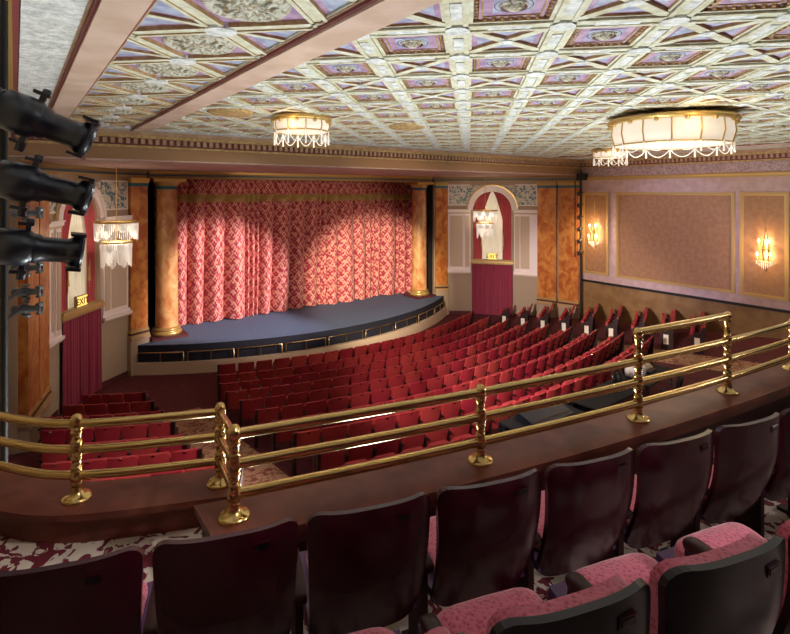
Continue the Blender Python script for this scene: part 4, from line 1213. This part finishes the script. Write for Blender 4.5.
lantern(to_world(28, 248, 3.75), cdir(0.92, 0.6, -0.16), 0.70, 0.135, 'lowest of the three big black lanterns at the left edge', 'big lanterns on the left boom')
for py_, lab in ((213, 'small dark lantern behind the middle big lantern'), (268, 'upper small grey lantern just under the big ones'), (292, 'middle small grey lantern below the big ones'), (309, 'lowest small grey lantern on the left boom')):
    p = to_world(27, py_, 4.5)
    lantern(p, cdir(0.95, 0.2, 0.03), 0.23, 0.042, lab, 'small lanterns on the left boom', 'grey_metal')
    crossbar((0, 0, p.z + 0.02), (p.x + 0.07 - 0.03, p.y - 5.04, p.z + 0.02), BOOM)
for px_, py_ in ((36, 120), (33, 185), (28, 242)):
    p = to_world(px_, py_, 3.75)
    crossbar((0, 0, p.z - 0.02), (p.x + 0.07, p.y - 5.04, p.z - 0.02), BOOM)
crossbar((0, 0, 6.9), (XL + 0.09, 0, 6.9), BOOM)
# right boom
bx, by = 21.25, 13.95
o = empty('lighting_boom', (bx, by, 0), label='black upright lighting pipe in the corner beside the right double pilasters', category='pipe')
b = MB(); b.tube([(0, 0, 0), (0, 0, 7.4)], 0.05, 8); b.tube([(-0.45, 0, 3.4), (-0.45, 0, 6.9)], 0.03, 8); b.lathe([(0.25, 0), (0.25, 0.03), (0.06, 0.06)], 16)
b.build('pipe', 'black_paint', o)
for k in range(6):
    z = EYE - (193 + 11.7 * k - 192) / 510 * 24.0
    crossbar((0.03, 0, z), (-0.5, -0.05, z), o, 'black_paint')
for k in range(6):
    z = EYE - (193 + 11.7 * k - 192) / 510 * 24.0
    lantern((bx - 0.3, by - 0.14, z), (-0.9, -0.35, -0.1), 0.5, 0.085, 'black lantern on the right boom, %s from the top' % ORD[k], 'lanterns on the right boom', 'black_paint')
o = empty('loudspeaker', (XR - 0.25, 14.0, 6.95), label='small black loudspeaker high in the corner above the right boom', category='speaker')
b = MB(); b.box(-0.22, 0.22, -0.16, 0.16, 0, 0.32); b.build('cabinet', 'black_paint', o)
b = MB(); b.box(-0.19, 0.19, -0.175, -0.16, 0.03, 0.29); b.build('grille', 'black_cloth', o)
b = MB(); b.box(0.0, 0.26, -0.02, 0.02, 0.12, 0.2); b.build('bracket', 'black_metal', o)

# ------------------------------------------------------------------ sound position at the rear of the stalls
def at_arc(R, x): return x, arc_y(R, x), math.asin((x - AX) / R)
def desk(x, R, wdt, label):
    x, y, a = at_arc(R, x)
    o = empty('sound_desk', (x, y, zf(R)), a, label=label, category='table', group='black draped desks')
    b = MB(); b.box(-wdt / 2, wdt / 2, -0.4, 0.4, 0.70, 0.74); b.build('table_top', 'black_cloth', o)
    b = MB()
    b.slab(lambda u, v: ((u - 0.5) * wdt, 0.41 + 0.02 * sin(u * 40) * (1 - v), 0.1 + 0.6 * v), lambda u, v: ((u - 0.5) * wdt, 0.40 + 0.02 * sin(u * 40) * (1 - v), 0.1 + 0.6 * v), 60, 4)
    b.build('drape', 'black_cloth', o)
    for sx in (-1, 1):
        for sy in (-1, 1):
            b = MB(); b.tube([(sx * (wdt / 2 - 0.08), sy * 0.33, 0), (sx * (wdt / 2 - 0.08), sy * 0.33, 0.7)], 0.02, 8); b.build('leg', 'black_metal', o)
    return o
desk(9.0, 23.3, 1.9, 'black draped desk with a mixing console, seen between the lower rails')
desk(11.2, 23.3, 1.9, 'black draped desk carrying the cable reel behind the last row')
desk(13.35, 23.35, 1.8, 'black draped desk with the blue tilted screen behind the last row')
def put(name, x, R, dz, label, cat, dr=0.0):
    x, y, a = at_arc(R, x)
    return empty(name, (x, y, zf(23.3) + dz + 0.006), a + dr, label=label, category=cat)
o = put('mixing_console', 9.0, 23.3, 0.742, 'dark mixing console with sloping panel on a draped desk', 'mixer')
b = MB(); b.extrude([(-0.6, -0.28, 0), (-0.6, 0.28, 0), (-0.6, 0.28, 0.2), (-0.6, -0.28, 0.06)], (1.2, 0, 0)); b.build('body', 'black_metal', o)
b = MB()
for k in range(24): b.box(-0.55 + k * 0.046, -0.535 + k * 0.046, -0.22, -0.17, 0.07, 0.105)
b.build('fader_caps', 'chrome', o)
o = put('cable_reel', 11.75, 23.3, 0.742, 'round black cable reel standing on a draped desk', 'reel', 0.6)
b = MB(Matrix.Rotation(pi / 2, 4, 'X')); b.T = Matrix.Translation((0, 0, 0.24)) @ Matrix.Rotation(pi / 2, 4, 'X')
b.lathe([(0.05, -0.1), (0.24, -0.1), (0.24, -0.08), (0.15, -0.07), (0.15, 0.07), (0.24, 0.08), (0.24, 0.1), (0.05, 0.1)], 28); b.build('drum', 'black_paint', o)
b = MB(); b.T = Matrix.Translation((0, 0, 0.24)) @ Matrix.Rotation(pi / 2, 4, 'X'); b.lathe([(0.06, 0.095), (0.06, 0.12), (0.03, 0.125)], 16); b.lathe([(0.03, -0.125), (0.06, -0.12), (0.06, -0.095)], 16); b.build('hub', 'chrome', o)
o = put('tilted_screen', 13.5, 23.35, 0.742, 'blue grey tilted screen on a draped desk beside the white case', 'screen')
b = MB(Matrix.Rotation(-0.9, 4, 'X')); b.box(-0.34, 0.34, -0.02, 0.02, 0.05, 0.45); b.build('casing', 'black_metal', o)
b = MB(Matrix.Rotation(-0.9, 4, 'X')); b.box(-0.31, 0.31, -0.026, -0.02, 0.08, 0.42); b.build('panel', 'screen_blue', o)
b = MB(); b.box(-0.2, 0.2, -0.1, 0.2, 0, 0.06); b.build('stand', 'black_metal', o)
o = put('equipment_case', 12.85, 23.25, 0.742, 'white rounded equipment case on a draped desk near the aisle rail post', 'case')
b = MB(); puffy(b, (0, 0, 0.16), (0.27, 0.2, 0.16), 0.4); b.build('shell', 'white_plastic', o)
b = MB(); b.tube([(-0.1, 0, 0.31), (-0.08, 0, 0.37), (0.08, 0, 0.37), (0.1, 0, 0.31)], 0.014, 8); b.build('handle', 'black_metal', o)
def swivel_chair(x, R, z, rz, back, seat, label, metal):
    x, y, a = at_arc(R, x)
    o = empty('swivel_chair', (x, y, z), a + rz, label=label, category='chair')
    b = MB(); back_slab(b, 0.46, 0.52, 0.98, lambda v: -0.2 - 0.08 * v, 0.07, 0.06, 0.12, 0.1); b.build('backrest', back, o)
    b = MB(); puffy(b, (0, 0.02, 0.47), (0.25, 0.24, 0.05)); b.build('seat', seat, o)
    b = MB(); b.tube([(0, 0, 0.08), (0, 0, 0.42)], 0.03, 10); b.build('column', metal, o)
    for k in range(5):
        th = 2 * pi * k / 5
        b = MB(); b.tube([(0, 0, 0.12), (0.3 * cos(th), 0.3 * sin(th), 0.07)], [0.025, 0.018], 8); b.ball((0.3 * cos(th), 0.3 * sin(th), 0.03), 0.03)
        b.build('base_leg', metal, o)
    for sx in (-1, 1):
        b = MB(); b.tube([(sx * 0.2, 0, 0.46), (sx * 0.3, 0, 0.5), (sx * 0.3, 0.0, 0.68), (sx * 0.3, 0.16, 0.69), (sx * 0.3, -0.14, 0.69)], 0.016, 8); b.build('armrest', metal, o)
    b = MB(); b.tube([(0, -0.05, 0.44), (0, -0.24, 0.46), (0, -0.25, 0.6)], 0.02, 8); b.build('back_bar', metal, o)
    return o
swivel_chair(12.8, 24.15, zf(24.15), 0.3, 'black_cloth', 'black_cloth', 'black swivel chair behind the white equipment case', 'black_metal')
swivel_chair(6.95, 23.95, zf(23.95), 0.5, 'grey_fabric', 'tan_fabric', 'grey backed swivel chair with chrome arms behind the last row of seats', 'chrome')
